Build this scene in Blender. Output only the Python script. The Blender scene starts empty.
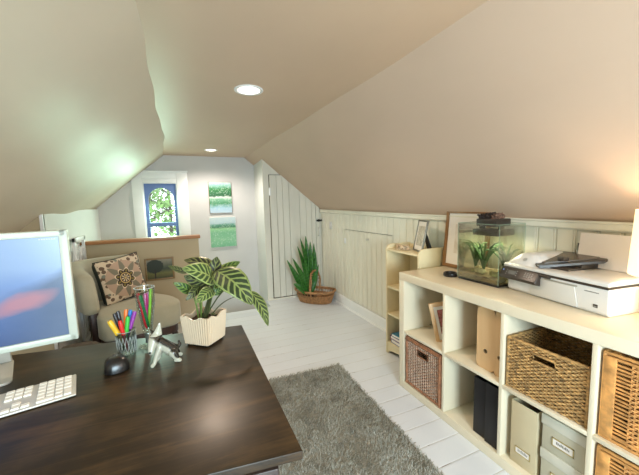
import bpy, bmesh, math, random
from mathutils import Vector, Matrix, Euler, noise
PI = math.pi
rnd = random.Random(7)
SC = bpy.context.scene
COL = SC.collection

# ------------------------------------------------------------------ helpers
def lin(c):
    return tuple(((v/255)/12.92 if v/255 <= .04045 else ((v/255+.055)/1.055)**2.4) for v in c)

class B:
    """collects shapes that become ONE mesh object"""
    def __init__(s): s.bm = bmesh.new()
    def _join(s, t, M=None):
        if M is not None: bmesh.ops.transform(t, matrix=M, verts=t.verts)
        me = bpy.data.meshes.new('tmp'); t.to_mesh(me); t.free(); s.bm.from_mesh(me); bpy.data.meshes.remove(me)
        return s
    def box(s, x0, x1, y0, y1, z0, z1, bev=0, seg=2, M=None):
        t = bmesh.new(); bmesh.ops.create_cube(t, size=1)
        for v in t.verts:
            v.co = ((x0+x1)/2+v.co.x*(x1-x0), (y0+y1)/2+v.co.y*(y1-y0), (z0+z1)/2+v.co.z*(z1-z0))
        if bev: bmesh.ops.bevel(t, geom=list(t.edges), offset=bev, segments=seg, affect='EDGES', profile=.5)
        return s._join(t, M)
    def prism(s, poly, axis, a, b, bev=0, seg=2, M=None):
        t = bmesh.new()
        f = {'x': lambda p, q: (q, p[0], p[1]), 'y': lambda p, q: (p[0], q, p[1]), 'z': lambda p, q: (p[0], p[1], q)}[axis]
        A = [t.verts.new(f(p, a)) for p in poly]; C = [t.verts.new(f(p, b)) for p in poly]; n = len(poly)
        t.faces.new(A); t.faces.new(C[::-1])
        for i in range(n): t.faces.new((A[(i+1) % n], A[i], C[i], C[(i+1) % n]))
        bmesh.ops.recalc_face_normals(t, faces=t.faces)
        if bev:
            bmesh.ops.bevel(t, geom=list(t.edges), offset=bev, segments=seg, affect='EDGES', profile=.5)
        return s._join(t, M)
    def tube(s, pts, r, seg=8, closed=False, flat=1.0, M=None):
        pts = [Vector(p) for p in pts]; n = len(pts)
        rs = r if isinstance(r, (list, tuple)) else [r]*n
        t = bmesh.new(); rings = []; up = None
        for i, p in enumerate(pts):
            if closed: d = pts[(i+1) % n]-pts[i-1]
            else: d = pts[min(i+1, n-1)]-pts[max(i-1, 0)]
            if d.length < 1e-9: d = Vector((0, 0, 1))
            d.normalize()
            if up is None: up = Vector((0, 0, 1)) if abs(d.z) < .9 else Vector((1, 0, 0))
            a = d.cross(up)
            if a.length < 1e-4: a = d.orthogonal()
            a.normalize(); b = a.cross(d).normalized(); up = b
            rings.append([t.verts.new(p+(a*math.cos(2*PI*k/seg)*flat+b*math.sin(2*PI*k/seg))*rs[i]) for k in range(seg)])
        for i in range(n if closed else n-1):
            A, C = rings[i], rings[(i+1) % n]
            for k in range(seg): t.faces.new((A[k], A[(k+1) % seg], C[(k+1) % seg], C[k]))
        if not closed:
            t.faces.new(rings[0][::-1]); t.faces.new(rings[-1])
        bmesh.ops.recalc_face_normals(t, faces=t.faces)
        return s._join(t, M)
    def lathe(s, prof, seg=28, c=(0, 0, 0), sx=1, sy=1, M=None):
        t = bmesh.new(); rings = []
        for r, z in prof:
            if r < 1e-6: rings.append([t.verts.new((c[0], c[1], c[2]+z))])
            else: rings.append([t.verts.new((c[0]+r*sx*math.cos(2*PI*k/seg), c[1]+r*sy*math.sin(2*PI*k/seg), c[2]+z)) for k in range(seg)])
        for A, C in zip(rings, rings[1:]):
            for k in range(seg):
                j = (k+1) % seg
                if len(A) == 1 and len(C) == 1: continue
                if len(A) == 1: t.faces.new((A[0], C[k], C[j]))
                elif len(C) == 1: t.faces.new((A[k], C[0], A[j]))
                else: t.faces.new((A[k], C[k], C[j], A[j]))
        bmesh.ops.recalc_face_normals(t, faces=t.faces)
        return s._join(t, M)
    def grid(s, fn, nu, nv, uv=None, closed_u=False):
        """surface fn(i/nu, j/nv)->point"""
        bm = s.bm; L = bm.loops.layers.uv.verify() if uv else None
        P = [[bm.verts.new(fn(i/nu, j/nv)) for j in range(nv+1)] for i in range(nu if closed_u else nu+1)]
        m = len(P)
        for i in range(nu):
            for j in range(nv):
                i2 = (i+1) % m
                f = bm.faces.new((P[i][j], P[i2][j], P[i2][j+1], P[i][j+1]))
                if L:
                    for l, (a, b) in zip(f.loops, ((i, j), (i+1, j), (i+1, j+1), (i, j+1))): l[L].uv = (a/nu, b/nv)
        return s
    def ball(s, c, r, sub=2, sc=(1, 1, 1), amp=0, freq=8, M=None):
        t = bmesh.new(); bmesh.ops.create_icosphere(t, subdivisions=sub, radius=1)
        for v in t.verts:
            k = 1+amp*noise.noise(v.co*freq*.3+Vector(c)*37)
            v.co = Vector((c[0]+v.co.x*r*sc[0]*k, c[1]+v.co.y*r*sc[1]*k, c[2]+v.co.z*r*sc[2]*k))
        return s._join(t, M)

def part(name, b, mt, parent=None, smooth=38, solid=None, sub=0, kind=None, label=None, rim=True):
    me = bpy.data.meshes.new(name)
    b.bm.to_mesh(me); b.bm.free()
    me.materials.append(mt)
    if smooth:
        for p in me.polygons: p.use_smooth = True
        me.set_sharp_from_angle(angle=math.radians(smooth))
    o = bpy.data.objects.new(name, me); COL.objects.link(o)
    if parent: o.parent = parent
    if solid:
        m = o.modifiers.new('solid', 'SOLIDIFY'); m.thickness = solid; m.offset = 0; m.use_rim = rim
    if sub:
        m = o.modifiers.new('sub', 'SUBSURF'); m.levels = sub; m.render_levels = sub
    if kind: o['kind'] = kind
    if label: o['label'] = label
    return o

def tag(o, label, cat, group=None, kind=None):
    o['label'] = label; o['category'] = cat
    if group: o['group'] = group
    if kind: o['kind'] = kind
    return o

def thing(name, label, cat, loc=(0, 0, 0), rz=0, group=None, rot=None):
    o = bpy.data.objects.new(name, None); COL.objects.link(o)
    o.empty_display_size = .05
    o.location = loc; o.rotation_euler = rot if rot else (0, 0, rz)
    return tag(o, label, cat, group)

def struct(name, b, mt, parent=None, smooth=30, solid=None):
    o = part(name, b, mt, parent, smooth, solid, rim=False)
    if not parent: o['kind'] = 'structure'
    return o

# ------------------------------------------------------------------ materials
class G:
    """tiny node graph helper"""
    def __init__(s, name):
        s.m = bpy.data.materials.new(name); s.m.use_nodes = True
        s.t = s.m.node_tree; s.b = s.t.nodes['Principled BSDF']; s.out = s.t.nodes['Material Output']
    def n(s, typ, **kw):
        nd = s.t.nodes.new(typ)
        for k, v in kw.items(): setattr(nd, k, v)
        return nd
    def put(s, sock, v):
        if hasattr(v, 'is_output'): s.t.links.new(v, sock)
        else:
            if isinstance(v, (tuple, list)) and len(v) == 3 and sock.type == 'RGBA': v = (*v, 1)
            sock.default_value = v
    def math(s, op, a, b=None, c=None, clamp=False):
        nd = s.n('ShaderNodeMath', operation=op, use_clamp=clamp)
        for i, v in enumerate((a, b, c)):
            if v is not None: s.put(nd.inputs[i], v)
        return nd.outputs[0]
    def obj(s): return s.n('ShaderNodeTexCoord').outputs['Object']
    def uv(s): return s.n('ShaderNodeTexCoord').outputs['UV']
    def xyz(s, v):
        nd = s.n('ShaderNodeSeparateXYZ'); s.put(nd.inputs[0], v); return nd.outputs
    def map(s, v, scale=(1, 1, 1), loc=(0, 0, 0), rot=(0, 0, 0)):
        nd = s.n('ShaderNodeMapping'); s.put(nd.inputs['Vector'], v)
        nd.inputs['Scale'].default_value = scale; nd.inputs['Location'].default_value = loc; nd.inputs['Rotation'].default_value = rot
        return nd.outputs[0]
    def noise(s, v, scale=5, detail=4, rough=.55, dist=0):
        nd = s.n('ShaderNodeTexNoise'); s.put(nd.inputs['Vector'], v)
        nd.inputs['Scale'].default_value = scale; nd.inputs['Detail'].default_value = detail
        nd.inputs['Roughness'].default_value = rough; nd.inputs['Distortion'].default_value = dist
        return nd.outputs['Fac']
    def voro(s, v, scale=5, feature='F1'):
        nd = s.n('ShaderNodeTexVoronoi', feature=feature); s.put(nd.inputs['Vector'], v); nd.inputs['Scale'].default_value = scale
        return nd
    def ramp(s, f, stops, interp='LINEAR'):
        nd = s.n('ShaderNodeValToRGB'); s.put(nd.inputs[0], f); e = nd.color_ramp.elements
        nd.color_ramp.interpolation = interp
        while len(e) < len(stops): e.new(.5)
        for el, (p, c) in zip(e, stops): el.position = p; el.color = (*lin(c), 1)
        return nd.outputs[0]
    def mix(s, f, a, b):
        nd = s.n('ShaderNodeMix', data_type='RGBA'); s.put(nd.inputs[0], f)
        s.put(nd.inputs[6], a); s.put(nd.inputs[7], b); return nd.outputs[2]
    def bump(s, h, strength=.3, dist=.01):
        nd = s.n('ShaderNodeBump'); s.put(nd.inputs['Height'], h)
        nd.inputs['Strength'].default_value = strength; nd.inputs['Distance'].default_value = dist
        s.t.links.new(nd.outputs[0], s.b.inputs['Normal'])
    def set(s, **kw):
        names = {'color': 'Base Color', 'rough': 'Roughness', 'metal': 'Metallic', 'spec': 'Specular IOR Level', 'coat': 'Coat Weight', 'coatr': 'Coat Roughness',
                 'sheen': 'Sheen Weight', 'sss': 'Subsurface Weight', 'emis': 'Emission Color', 'estr': 'Emission Strength', 'trans': 'Transmission Weight', 'ior': 'IOR', 'alpha': 'Alpha'}
        for k, v in kw.items(): s.put(s.b.inputs[names[k]], v)
        return s

def mat(name, c, rough=.5, metal=0, var=.08, scale=6, bump=0, bscale=40, stretch=(1, 1, 1), **kw):
    g = G(name); v = g.map(g.obj(), stretch)
    lo = tuple(max(0, x*(1-var)) for x in c); hi = tuple(min(255, x*(1+var*.6)) for x in c)
    g.set(color=g.ramp(g.noise(v, scale, 4), [(.3, lo), (.7, hi)]), rough=rough, metal=metal, **kw)
    if bump: g.bump(g.noise(v, bscale, 3), bump, .004)
    return g.m

def wood(name, dark, light, along='x', rough=.4, fine=16, **kw):
    g = G(name); sc = {'x': (1.2, fine, fine), 'y': (fine, 1.2, fine), 'z': (fine, fine, 1.2)}[along]
    v = g.map(g.obj(), sc); a = g.noise(v, 1.4, 6, .65, .6)
    g.set(color=g.ramp(a, [(.28, dark), (.55, tuple((p+q)/2 for p, q in zip(dark, light))), (.75, light)]), rough=rough, **kw)
    g.bump(a, .08, .003)
    return g.m

def emit(name, c, strength):
    g = G(name); g.set(color=(0, 0, 0), emis=lin(c), estr=strength, rough=.6); return g.m

def thin_glass(name, tint=(250, 253, 250), gloss=.06, rough=.0):
    g = G(name); nt = g.t; nt.nodes.remove(g.b)
    tr = g.n('ShaderNodeBsdfTransparent'); tr.inputs[0].default_value = (*lin(tint), 1)
    gl = g.n('ShaderNodeBsdfGlossy'); gl.inputs['Roughness'].default_value = rough
    fr = g.n('ShaderNodeFresnel'); fr.inputs[0].default_value = 1.45
    f = g.math('MULTIPLY_ADD', fr.outputs[0], .55, gloss*.15, clamp=True)
    mx = g.n('ShaderNodeMixShader'); g.put(mx.inputs[0], f)
    nt.links.new(tr.outputs[0], mx.inputs[1]); nt.links.new(gl.outputs[0], mx.inputs[2]); nt.links.new(mx.outputs[0], g.out.inputs[0])
    return g.m

M = {}
# painted plaster of ceiling and slopes: soft satin, faint trowel marks
def plaster(name, c, rough, bump=.12, sc=3, spec=.25):
    g = G(name); v = g.obj(); a = g.noise(g.map(v, (1, .5, 1)), sc, 4, .5)
    lo = tuple(x*.975 for x in c); g.set(color=g.ramp(a, [(.35, lo), (.65, c)]), rough=rough, spec=spec)
    b = g.noise(g.map(v, (3.2, .6, 3.2), rot=(0, 0, .25)), 2.2, 4, .5)
    g.bump(b, bump, .012); return g.m
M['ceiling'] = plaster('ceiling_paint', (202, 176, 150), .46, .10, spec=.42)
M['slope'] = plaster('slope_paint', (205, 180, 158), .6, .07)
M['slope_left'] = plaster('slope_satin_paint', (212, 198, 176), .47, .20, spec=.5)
M['backwall'] = plaster('grey_wall_paint', (208, 206, 204), .7, .03)
M['white_wall'] = plaster('white_wall_paint', (226, 228, 224), .6, .03)
M['tan_wall'] = plaster('tan_wall_paint', (188, 172, 142), .7, .03)
M['trim'] = mat('white_gloss_trim', (234, 235, 234), .4, var=.02)
M['bead'] = mat('beadboard_paint', (228, 224, 206), .45, var=.03, scale=2.5, stretch=(1, 3, .4))
M['door_paint'] = mat('plank_door_paint', (226, 222, 208), .5, var=.05, scale=3, stretch=(2, 2, .4))
M['gap'] = mat('dark_gap', (74, 62, 46), .9)
M['black_iron'] = mat('black_iron', (32, 28, 26), .5, .6)
M['shelf'] = mat('shelf_white_lacquer', (226, 214, 188), .32, var=.015, coat=.12)
M['bookcase'] = mat('cream_bookcase_paint', (222, 207, 168), .45, var=.03)
def floor_mat():
    g = G('painted_floorboards'); o = g.xyz(g.obj()); y = g.math('DIVIDE', o[1], .132)
    idx = g.math('FLOOR', y); fr = g.math('FRACT', y)
    edge = g.math('MINIMUM', fr, g.math('SUBTRACT', 1, fr))
    cv = g.n('ShaderNodeCombineXYZ'); g.put(cv.inputs[0], o[0]); g.put(cv.inputs[1], idx)
    tone = g.noise(g.map(cv.outputs[0], (.8, 7.3, 1)), 1, 2)
    worn = g.noise(g.map(g.obj(), (3, 1, 1)), 2.2, 5, .7)
    base = g.ramp(tone, [(.3, (212, 216, 222)), (.7, (223, 226, 230))])
    streak = g.noise(g.map(g.obj(), (1.2, 26, 1)), 2, 4, .7)
    base = g.mix(g.math('MULTIPLY', g.math('GREATER_THAN', streak, .64), .25), base, lin((196, 190, 180)))
    gapm = g.math('MULTIPLY', g.math('LESS_THAN', edge, .014), g.math('SMOOTH_MIN', 1, g.math('MULTIPLY', worn, .95), .1))
    dk = g.math('MULTIPLY', g.math('LESS_THAN', edge, .013), g.math('GREATER_THAN', worn, .60))
    colr = g.mix(gapm, base, lin((164, 152, 132)))
    colr = g.mix(g.math('MULTIPLY', dk, .75), colr, lin((84, 66, 46)))
    g.set(color=colr, rough=g.math('MULTIPLY_ADD', worn, .25, .22))
    g.bump(g.math('MULTIPLY', g.math('SMOOTH_MIN', edge, .05, .02), 8), .5, .006); return g.m
M['floor'] = floor_mat()
def desk_mat():
    g = G('dark_walnut_desk'); v = g.obj()
    a = g.noise(g.map(v, (1.1, 15, 15)), 1.6, 6, .7, .8); b = g.noise(g.map(v, (2.2, 3, 3)), 2.4, 5, .6)
    c = g.math('MULTIPLY_ADD', b, .5, g.math('MULTIPLY', a, .55))
    g.set(color=g.ramp(c, [(.33, (22, 16, 9)), (.5, (43, 32, 19)), (.68, (80, 59, 35))]), rough=g.math('MULTIPLY_ADD', b, .22, .24), spec=.32)
    g.bump(a, .06, .002); return g.m
M['desk'] = desk_mat()
M['desk_leg'] = wood('walnut_desk_frame', (40, 28, 24), (74, 56, 46), 'z', .45)
M['white_plastic'] = mat('white_plastic', (214, 212, 208), .3, var=.01, coat=.2)
M['bezel'] = mat('pale_monitor_bezel', (196, 201, 188), .35, var=.01)
M['alu'] = mat('aluminium', (200, 196, 186), .4, .25, var=.03)
M['key'] = mat('white_keycap', (240, 236, 226), .4, var=.01)
M['black_plastic'] = mat('black_plastic', (22, 20, 20), .28, var=.1)
M['dark_plastic'] = mat('dark_brown_plastic', (58, 49, 42), .3, var=.06)
M['grey_mark'] = mat('grey_print', (126, 122, 116), .5)
M['grey_chip'] = mat('silver_mark', (180, 180, 178), .35, .5)
M['glass'] = thin_glass('clear_glass', (248, 252, 250), .12)
M['pane'] = thin_glass('window_pane', (252, 254, 252), .04)
M['sash'] = mat('blue_sash_paint', (92, 118, 172), .45, var=.04)
M['oak'] = wood('oak_cap', (150, 98, 56), (196, 142, 92), 'x', .4)
M['frame_wood'] = wood('honey_frame_wood', (122, 86, 50), (168, 126, 80), 'z', .4)
M['chair'] = mat('sage_beige_upholstery', (172, 168, 146), .85, var=.05, bump=.15, bscale=220, sheen=.25)
M['dark_wood'] = wood('dark_mahogany', (38, 20, 15), (66, 38, 28), 'z', .35)
M['teal_cloth'] = mat('dark_green_cloth', (38, 48, 42), .85)
M['paper'] = mat('white_paper', (240, 232, 224), .8, var=.01)
M['mat_board'] = mat('white_mat_board', (238, 234, 226), .7, var=.01)
M['soil'] = mat('potting_soil', (58, 40, 26), .95, var=.5, scale=60, bump=.8, bscale=90)
M['pot'] = mat('cream_glazed_ceramic', (212, 190, 162), .32, var=.03, coat=.25)
M['birch'] = wood('birch_ply', (206, 166, 118), (226, 190, 146), 'z', .5, 9)
M['black_card'] = mat('black_card', (20, 18, 22), .55, var=.1)
M['beige_card'] = mat('beige_card', (200, 184, 150), .7, var=.03)
M['grey_card'] = mat('greige_box_card', (190, 184, 162), .65, var=.03)
M['lid_card'] = mat('box_lid_card', (206, 202, 186), .55, var=.02)
M['brass'] = mat('brass_label_holder', (200, 178, 122), .4, .6)
M['stem'] = mat('green_stem', (96, 122, 52), .5, var=.15)
M['dark_stem'] = mat('olive_stem', (62, 70, 34), .5, var=.2)
M['bark'] = mat('tree_bark', (96, 90, 84), .9, var=.3, scale=8)
M['leafage'] = mat('tree_leaves', (116, 150, 84), .7, var=.4, scale=3)
M['grass'] = mat('lawn', (92, 120, 60), .9, var=.2)
M['wicker_red'] = mat('red_brown_wicker', (152, 104, 74), .5, var=.3, scale=45)
M['wicker_glint'] = mat('wicker_stake_painted_glint', (214, 190, 168), .5, var=.15, scale=45)  # stakes coloured pale to paint in light glinting through the basket gaps
M['wicker_gold'] = mat('golden_seagrass', (174, 136, 84), .65, var=.4, scale=38, stretch=(1, 1, 2.5))
M['rattan'] = mat('honey_rattan', (206, 148, 84), .5, var=.22, scale=30)
M['willow'] = mat('willow_basket', (160, 116, 74), .6, var=.3, scale=40)
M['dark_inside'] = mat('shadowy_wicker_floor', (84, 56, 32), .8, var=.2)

def leaf_mat(name, pale, dark, n=9, slant=2.2, edge=(150, 110, 60), rim=False):
    g = G(name); o = g.xyz(g.uv()); u = g.math('ABSOLUTE', g.math('MULTIPLY_ADD', o[0], 2, -1))
    ph = g.math('SUBTRACT', g.math('MULTIPLY', o[1], n), g.math('MULTIPLY', u, slant))
    ph = g.math('ADD', ph, g.math('MULTIPLY', g.noise(g.obj(), 40, 2), .35))
    s = g.math('SINE', g.math('MULTIPLY', ph, 2*PI)); k = g.math('MULTIPLY_ADD', s, .5, .5)
    inside = g.math('MULTIPLY', g.math('LESS_THAN', u, .86), g.math('GREATER_THAN', u, .06))
    k = g.math('MULTIPLY', k, inside)
    c = g.ramp(k, [(.15, pale), (.36, dark)])
    g.set(color=c, rough=.4, spec=.4); g.bump(k, .15, .002)
    return g.m
M['calathea'] = leaf_mat('striped_leaf', (124, 136, 76), (40, 54, 30), 7, 1.6)
M['calathea_light'] = leaf_mat('pale_striped_leaf', (146, 160, 92), (54, 74, 40), 7, 1.6)
M['calathea_dark'] = leaf_mat('dark_striped_leaf', (112, 118, 66), (36, 40, 26), 6, 1.5)
M['calathea_green'] = leaf_mat('fresh_striped_leaf', (116, 140, 66), (46, 72, 32), 5, 1.3)
M['snake'] = leaf_mat('snake_leaf', (58, 116, 40), (38, 88, 32), 12, .3)
M['water_plant'] = mat('water_plant_green', (62, 100, 46), .5, var=.2)

# ------------------------------------------------------------------ camera
yaw, pit, rol = .404058, .105176, -.028056
fw = Vector((math.sin(yaw)*math.cos(pit), math.cos(yaw)*math.cos(pit), -math.sin(pit)))
rt = Vector((math.cos(yaw), -math.sin(yaw), 0)); up = rt.cross(fw)
r2 = rt*math.cos(rol)+up*math.sin(rol); u2 = up*math.cos(rol)-rt*math.sin(rol)
cd = bpy.data.cameras.new('camera'); cam = bpy.data.objects.new('camera', cd); COL.objects.link(cam)
cd.sensor_width = 36; cd.lens = 318.642/639*36; cd.clip_start = .02
cam.matrix_world = Matrix(((r2.x, u2.x, -fw.x, 0), (r2.y, u2.y, -fw.y, 0), (r2.z, u2.z, -fw.z, 1.25342), (0, 0, 0, 1)))
SC.camera = cam

# ------------------------------------------------------------------ room shell
ZC = 1.93; XW = 1.76; YB = 4.55; YF = -1.6; XL = -1.6
def interp(tab, y):
    if y <= tab[0][0]: return tab[0][1]
    for (a, p), (b, q) in zip(tab, tab[1:]):
        if y <= b: return p+(q-p)*(y-a)/(b-a)
    return tab[-1][1]
ER = [(-1.6, 1.01), (.84, 1.005), (1.3, .995), (2.15, .955), (3.2, .90), (4.55, .85)]
EL = [(-1.6, -.07), (1.25, -.09), (1.72, -.108), (2.31, -.108), (3.36, -.113), (4.0, -.14), (4.55, -.172)]
ZR = [(-1.6, 1.13), (.7, 1.138), (2.04, 1.15), (4.07, 1.18), (4.55, 1.185)]
er = lambda y: interp(ER, y)+.004*math.sin(y*5.3)
el = lambda y: interp(EL, y)+.006*math.sin(y*4.1+.6)+.004*math.sin(y*9.7)
zr = lambda y: interp(ZR, y)
YY = lambda t: YF+(YB+.1-YF)*t
b = B(); b.grid(lambda s, t: (el(YY(t))+(er(YY(t))-el(YY(t)))*s, YY(t), ZC+.0*s), 10, 60)
struct('ceiling', b, M['ceiling'], solid=.02)
def slope_r(s, t):
    y = YY(t); x = er(y)+(XW+.03-er(y))*s; z = ZC+(zr(y)-.02-ZC)*s
    return (x, y, z-.004*math.sin(PI*s))
b = B(); b.grid(slope_r, 14, 60); struct('wall_right_slope', b, M['slope'], solid=.02)
def slope_l(s, t):
    y = YY(t); x0 = el(y); x1 = XL-.05; x = x0+(x1-x0)*s
    k = (1.93-1.255)/(.915-.12)
    z = ZC-k*(x0-x)
    sag = .014*math.sin(PI*min(1, (x0-x)/.8))
    # plaster rounds into the flat ceiling
    return (x, y, z+sag*.6)
b = B(); b.grid(slope_l, 24, 70); struct('wall_left_slope', b, M['slope_left'], solid=.02)

# floor
b = B(); b.box(XL-.1, XW+.05, YF-.1, 3.8, -.14, 0); b.box(.94, XW+.05, 3.8, 4.06, -.14, 0)
struct('floor', b, M['floor'])
b = B(); b.box(-1.1, 1.0, 3.8, YB+.05, -.62, -.54); struct('floor_landing', b, M['floor'])
b = B(); b.box(.5, .968, 3.8, YB, -.54, -.27); struct('floor_step', b, M['floor'])
b = B(); b.box(-1.0, .94, 3.765, 3.8, -.55, -.14); b.box(.94, .99, 3.8, 4.05, -.55, -.14); struct('trim_1', b, M['trim'])

# back wall with a window opening
wx0, wx1, wz0, wz1 = -.43, -.04, .42, 1.62
b = B()
for a in ((-1.75, wx0, -.6, 2.1), (wx1, 1.2, -.6, 2.1), (wx0, wx1, -.6, wz0), (wx0, wx1, wz1, 2.1)):
    b.box(a[0], a[1], YB, YB+.14, a[2], a[3])
struct('wall_back', b, M['backwall'])
# return wall beside the stairwell and the wall that holds the plank door
b = B(); b.prism([(.9675, 4.06), (.9675, YB), (1.02, YB), (1.02, 4.06)], 'z', -.6, 1.92); struct('wall_stairwell', b, M['white_wall'])
b = B(); b.prism([(.968, -.02), (1.86, -.02), (1.86, 1.2), (.968, 1.94)], 'y', 4.045, 4.12); struct('wall_plank', b, M['door_paint'])

# right knee wall: beadboard
def beadboard(b, y0, y1, z0, z1, x=XW, w=.092):
    pts = []; y = math.floor(y0/w)*w
    pts.append((x, y0))
    while y < y1:
        for dy, dx in ((0, 0), (.003, .009), (.009, .009), (.012, 0), (.017, 0), (.020, .004), (.023, 0)):
            if y0 < y+dy < y1: pts.append((x+dx, y+dy))
        y += w
    pts.append((x, y1)); pts += [(x+.025, y1), (x+.025, y0)]
    b.prism(pts, 'z', z0, z1)
DY0, DY1, DYM, DZ = 2.42, 3.35, 2.855, .94
b = B()
beadboard(b, YF, DY0-.008, 0, 1.16); beadboard(b, DY1+.008, 4.06, 0, 1.18); beadboard(b, DY0-.008, DY1+.008, DZ+.007, 1.165); beadboard(b, DY0-.008, DY1+.008, 0, .115)
struct('wall_right', b, M['bead'])
b = B(); b.box(XW+.03, XW+.06, YF-.1, 4.2, -.1, 1.4); struct('wall_right_backing', b, M['gap'])
def rail(b, prof, y0, y1, n=40):
    # extruded moulding following the sloping top of the wall
    for i in range(n):
        ya, yb = y0+(y1-y0)*i/n, y0+(y1-y0)*(i+1)/n
        t = bmesh.new(); A = [t.verts.new((XW+dx, ya, zr(ya)+dz)) for dx, dz in prof]; C = [t.verts.new((XW+dx, yb, zr(yb)+dz)) for dx, dz in prof]
        for k in range(len(prof)): t.faces.new((A[k], A[(k+1) % len(prof)], C[(k+1) % len(prof)], C[k]))
        if i == 0: t.faces.new(A)
        if i == n-1: t.faces.new(C)
        bmesh.ops.recalc_face_normals(t, faces=t.faces); b._join(t)
b = B(); rail(b, [(.01, .0), (-.03, .0), (-.03, -.008), (-.022, -.014), (-.022, -.036), (-.012, -.046), (.01, -.046)], YF, 4.045); struct('trim_2', b, M['bead'])
b = B(); b.prism([(XW, 0), (XW-.018, 0), (XW-.018, .098), (XW-.008, .116), (XW, .118)], 'y', YF, 4.045)
b.prism([(XW-.018, 0), (XW-.034, 0), (XW-.03, .012), (XW-.018, .018)], 'y', YF, 4.045); struct('baseboard_right', b, M['trim'])
for k, (y0, y1, nm) in enumerate(((DY0, DYM-.003, 'door_1'), (DYM+.003, DY1, 'door_2'))):
    b = B(); beadboard(b, y0, y1, .122, DZ, XW-.001); d = struct(nm, b, M['bead'])
    kb = B(); yk = DYM-.03 if k == 0 else DYM+.03
    if k == 0:
        kb.lathe([(0, 0), (.012, 0), (.012, .004), (.005, .006), (.005, .014), (.011, .018), (.011, .026), (0, .03)], 12, M=Matrix.Translation((XW-.001, yk, .872)) @ Matrix.Rotation(-PI/2, 4, 'Y'))
        part('knob', kb, M['alu'], d)
    else:
        kb.box(XW-.006, XW, DY1-.03, DY1+.012, .78, .84, .001); part('hinge', kb, M['trim'], d)
b = B(); b.box(XW-.008, XW, 3.70, 3.765, .925, 1.02, .003); o = part('wall_switch', b, M['white_plastic']); tag(o, 'white light switch plate on the cream beadboard beside the plank door', 'switch')
b2 = B(); b2.box(XW-.014, XW-.007, 3.725, 3.74, .955, .985, .002); part('toggle', b2, M['white_plastic'], o)

# plank door in the end wall: sloping top, individual boards
seams = [1.05, 1.135, 1.215, 1.30, 1.445, 1.535, 1.61, 1.675, 1.725]
def dtop(x): return 1.635 if x <= 1.243 else 1.635-(x-1.243)*.845
b = B(); b.prism([(1.042, .02), (1.733, .02), (1.733, dtop(1.733)+.006), (1.247, 1.643), (1.042, 1.643)], 'y', 4.040, 4.047)
d3 = struct('door_3', b, M['gap'])
for i, (a, c) in enumerate(zip(seams, seams[1:])):
    g_ = .0035 if i in (1, 3, 6) else .0015
    poly = [(a+g_, .035), (c-g_, .035), (c-g_, dtop(c)), (a+g_, dtop(a))]
    if a < 1.243 < c: poly.insert(3, (1.243, 1.635))
    b = B(); b.prism(poly, 'y', 4.024-(.002 if i % 2 else 0), 4.042); part('plank', b, M['door_paint'], d3)
b = B(); b.box(1.035, 1.062, 4.014, 4.024, 1.38, 1.47, .002); b.tube([(1.046, 4.014, 1.37), (1.046, 4.014, 1.48)], .006); part('hinge', b, M['trim'], d3)
b = B(); b.box(1.68, 1.758, 4.008, 4.022, 1.015, 1.04, .003); b.box(1.70, 1.72, 4.004, 4.012, 1.01, 1.045, .002); part('latch', b, M['black_iron'], d3)
b = B(); b.tube([(1.705, 4.02, .93), (1.705, 3.99, .92), (1.705, 3.985, .87), (1.705, 3.99, .83), (1.705, 4.02, .82)], .007); part('door_handle', b, M['alu'], d3)
b = B(); b.box(.968, XW-.03, 4.02, 4.047, 0, .022, .003); struct('trim_3', b, M['door_paint'])

# left: wall of the stairwell (white), tan wall facing the room, low wall
def zl(x): return 1.93-(1.93-1.255)/(.915-.12)*(-.115-x)
b = B(); b.box(-.985, -.915, 2.87, YB, -.6, 1.262); struct('wall_stair_left', b, M['white_wall'])
b = B(); b.prism([(-.915, 0), (-.915, zl(-.915)+.005), (XL-.02, zl(XL)+.01), (XL-.02, 0)], 'y', 2.85, 2.90); struct('wall_left_end', b, M['tan_wall'])
b = B(); b.box(XL-.06, XL, YF, 2.9, 0, .9); struct('wall_left', b, M['white_wall'])
b = B(); b.box(-.925, -.905, 2.84, 2.852, 0, 1.235); struct('trim_4', b, M['trim'])
# wall behind the photographer with the big window that lights the near half of the room
b = B()
fx0, fx1, fz0, fz1 = -.25, .75, .55, 1.65
for a in ((XL-.1, fx0, -.1, 2.1), (fx1, XW+.1, -.1, 2.1), (fx0, fx1, -.1, fz0), (fx0, fx1, fz1, 2.1)):
    b.box(a[0], a[1], YF-.14, YF, a[2], a[3])
struct('wall_front', b, M['backwall'])
b = B(); b.box(fx0, fx1, YF-.09, YF-.085, fz0, fz1); w2 = struct('window_2', b, M['pane'])
fb = B()
for a in ((fx0, fx0+.05, fz0, fz1), (fx1-.05, fx1, fz0, fz1), (fx0, fx1, fz0, fz0+.05), (fx0, fx1, fz1-.05, fz1), (fx0, fx1, 1.08, 1.12)):
    fb.box(a[0], a[1], YF-.11, YF-.06, a[2], a[3])
part('window_frame', fb, M['trim'], w2)

# half wall with oak cap
b = B(); b.box(-.915, .146, 3.70, 3.79, 0, .921); struct('wall_half', b, M['tan_wall'])
b = B(); b.box(-.915, .165, 3.68, 3.81, .918, .951, .004); struct('trim_5', b, M['oak'])

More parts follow.
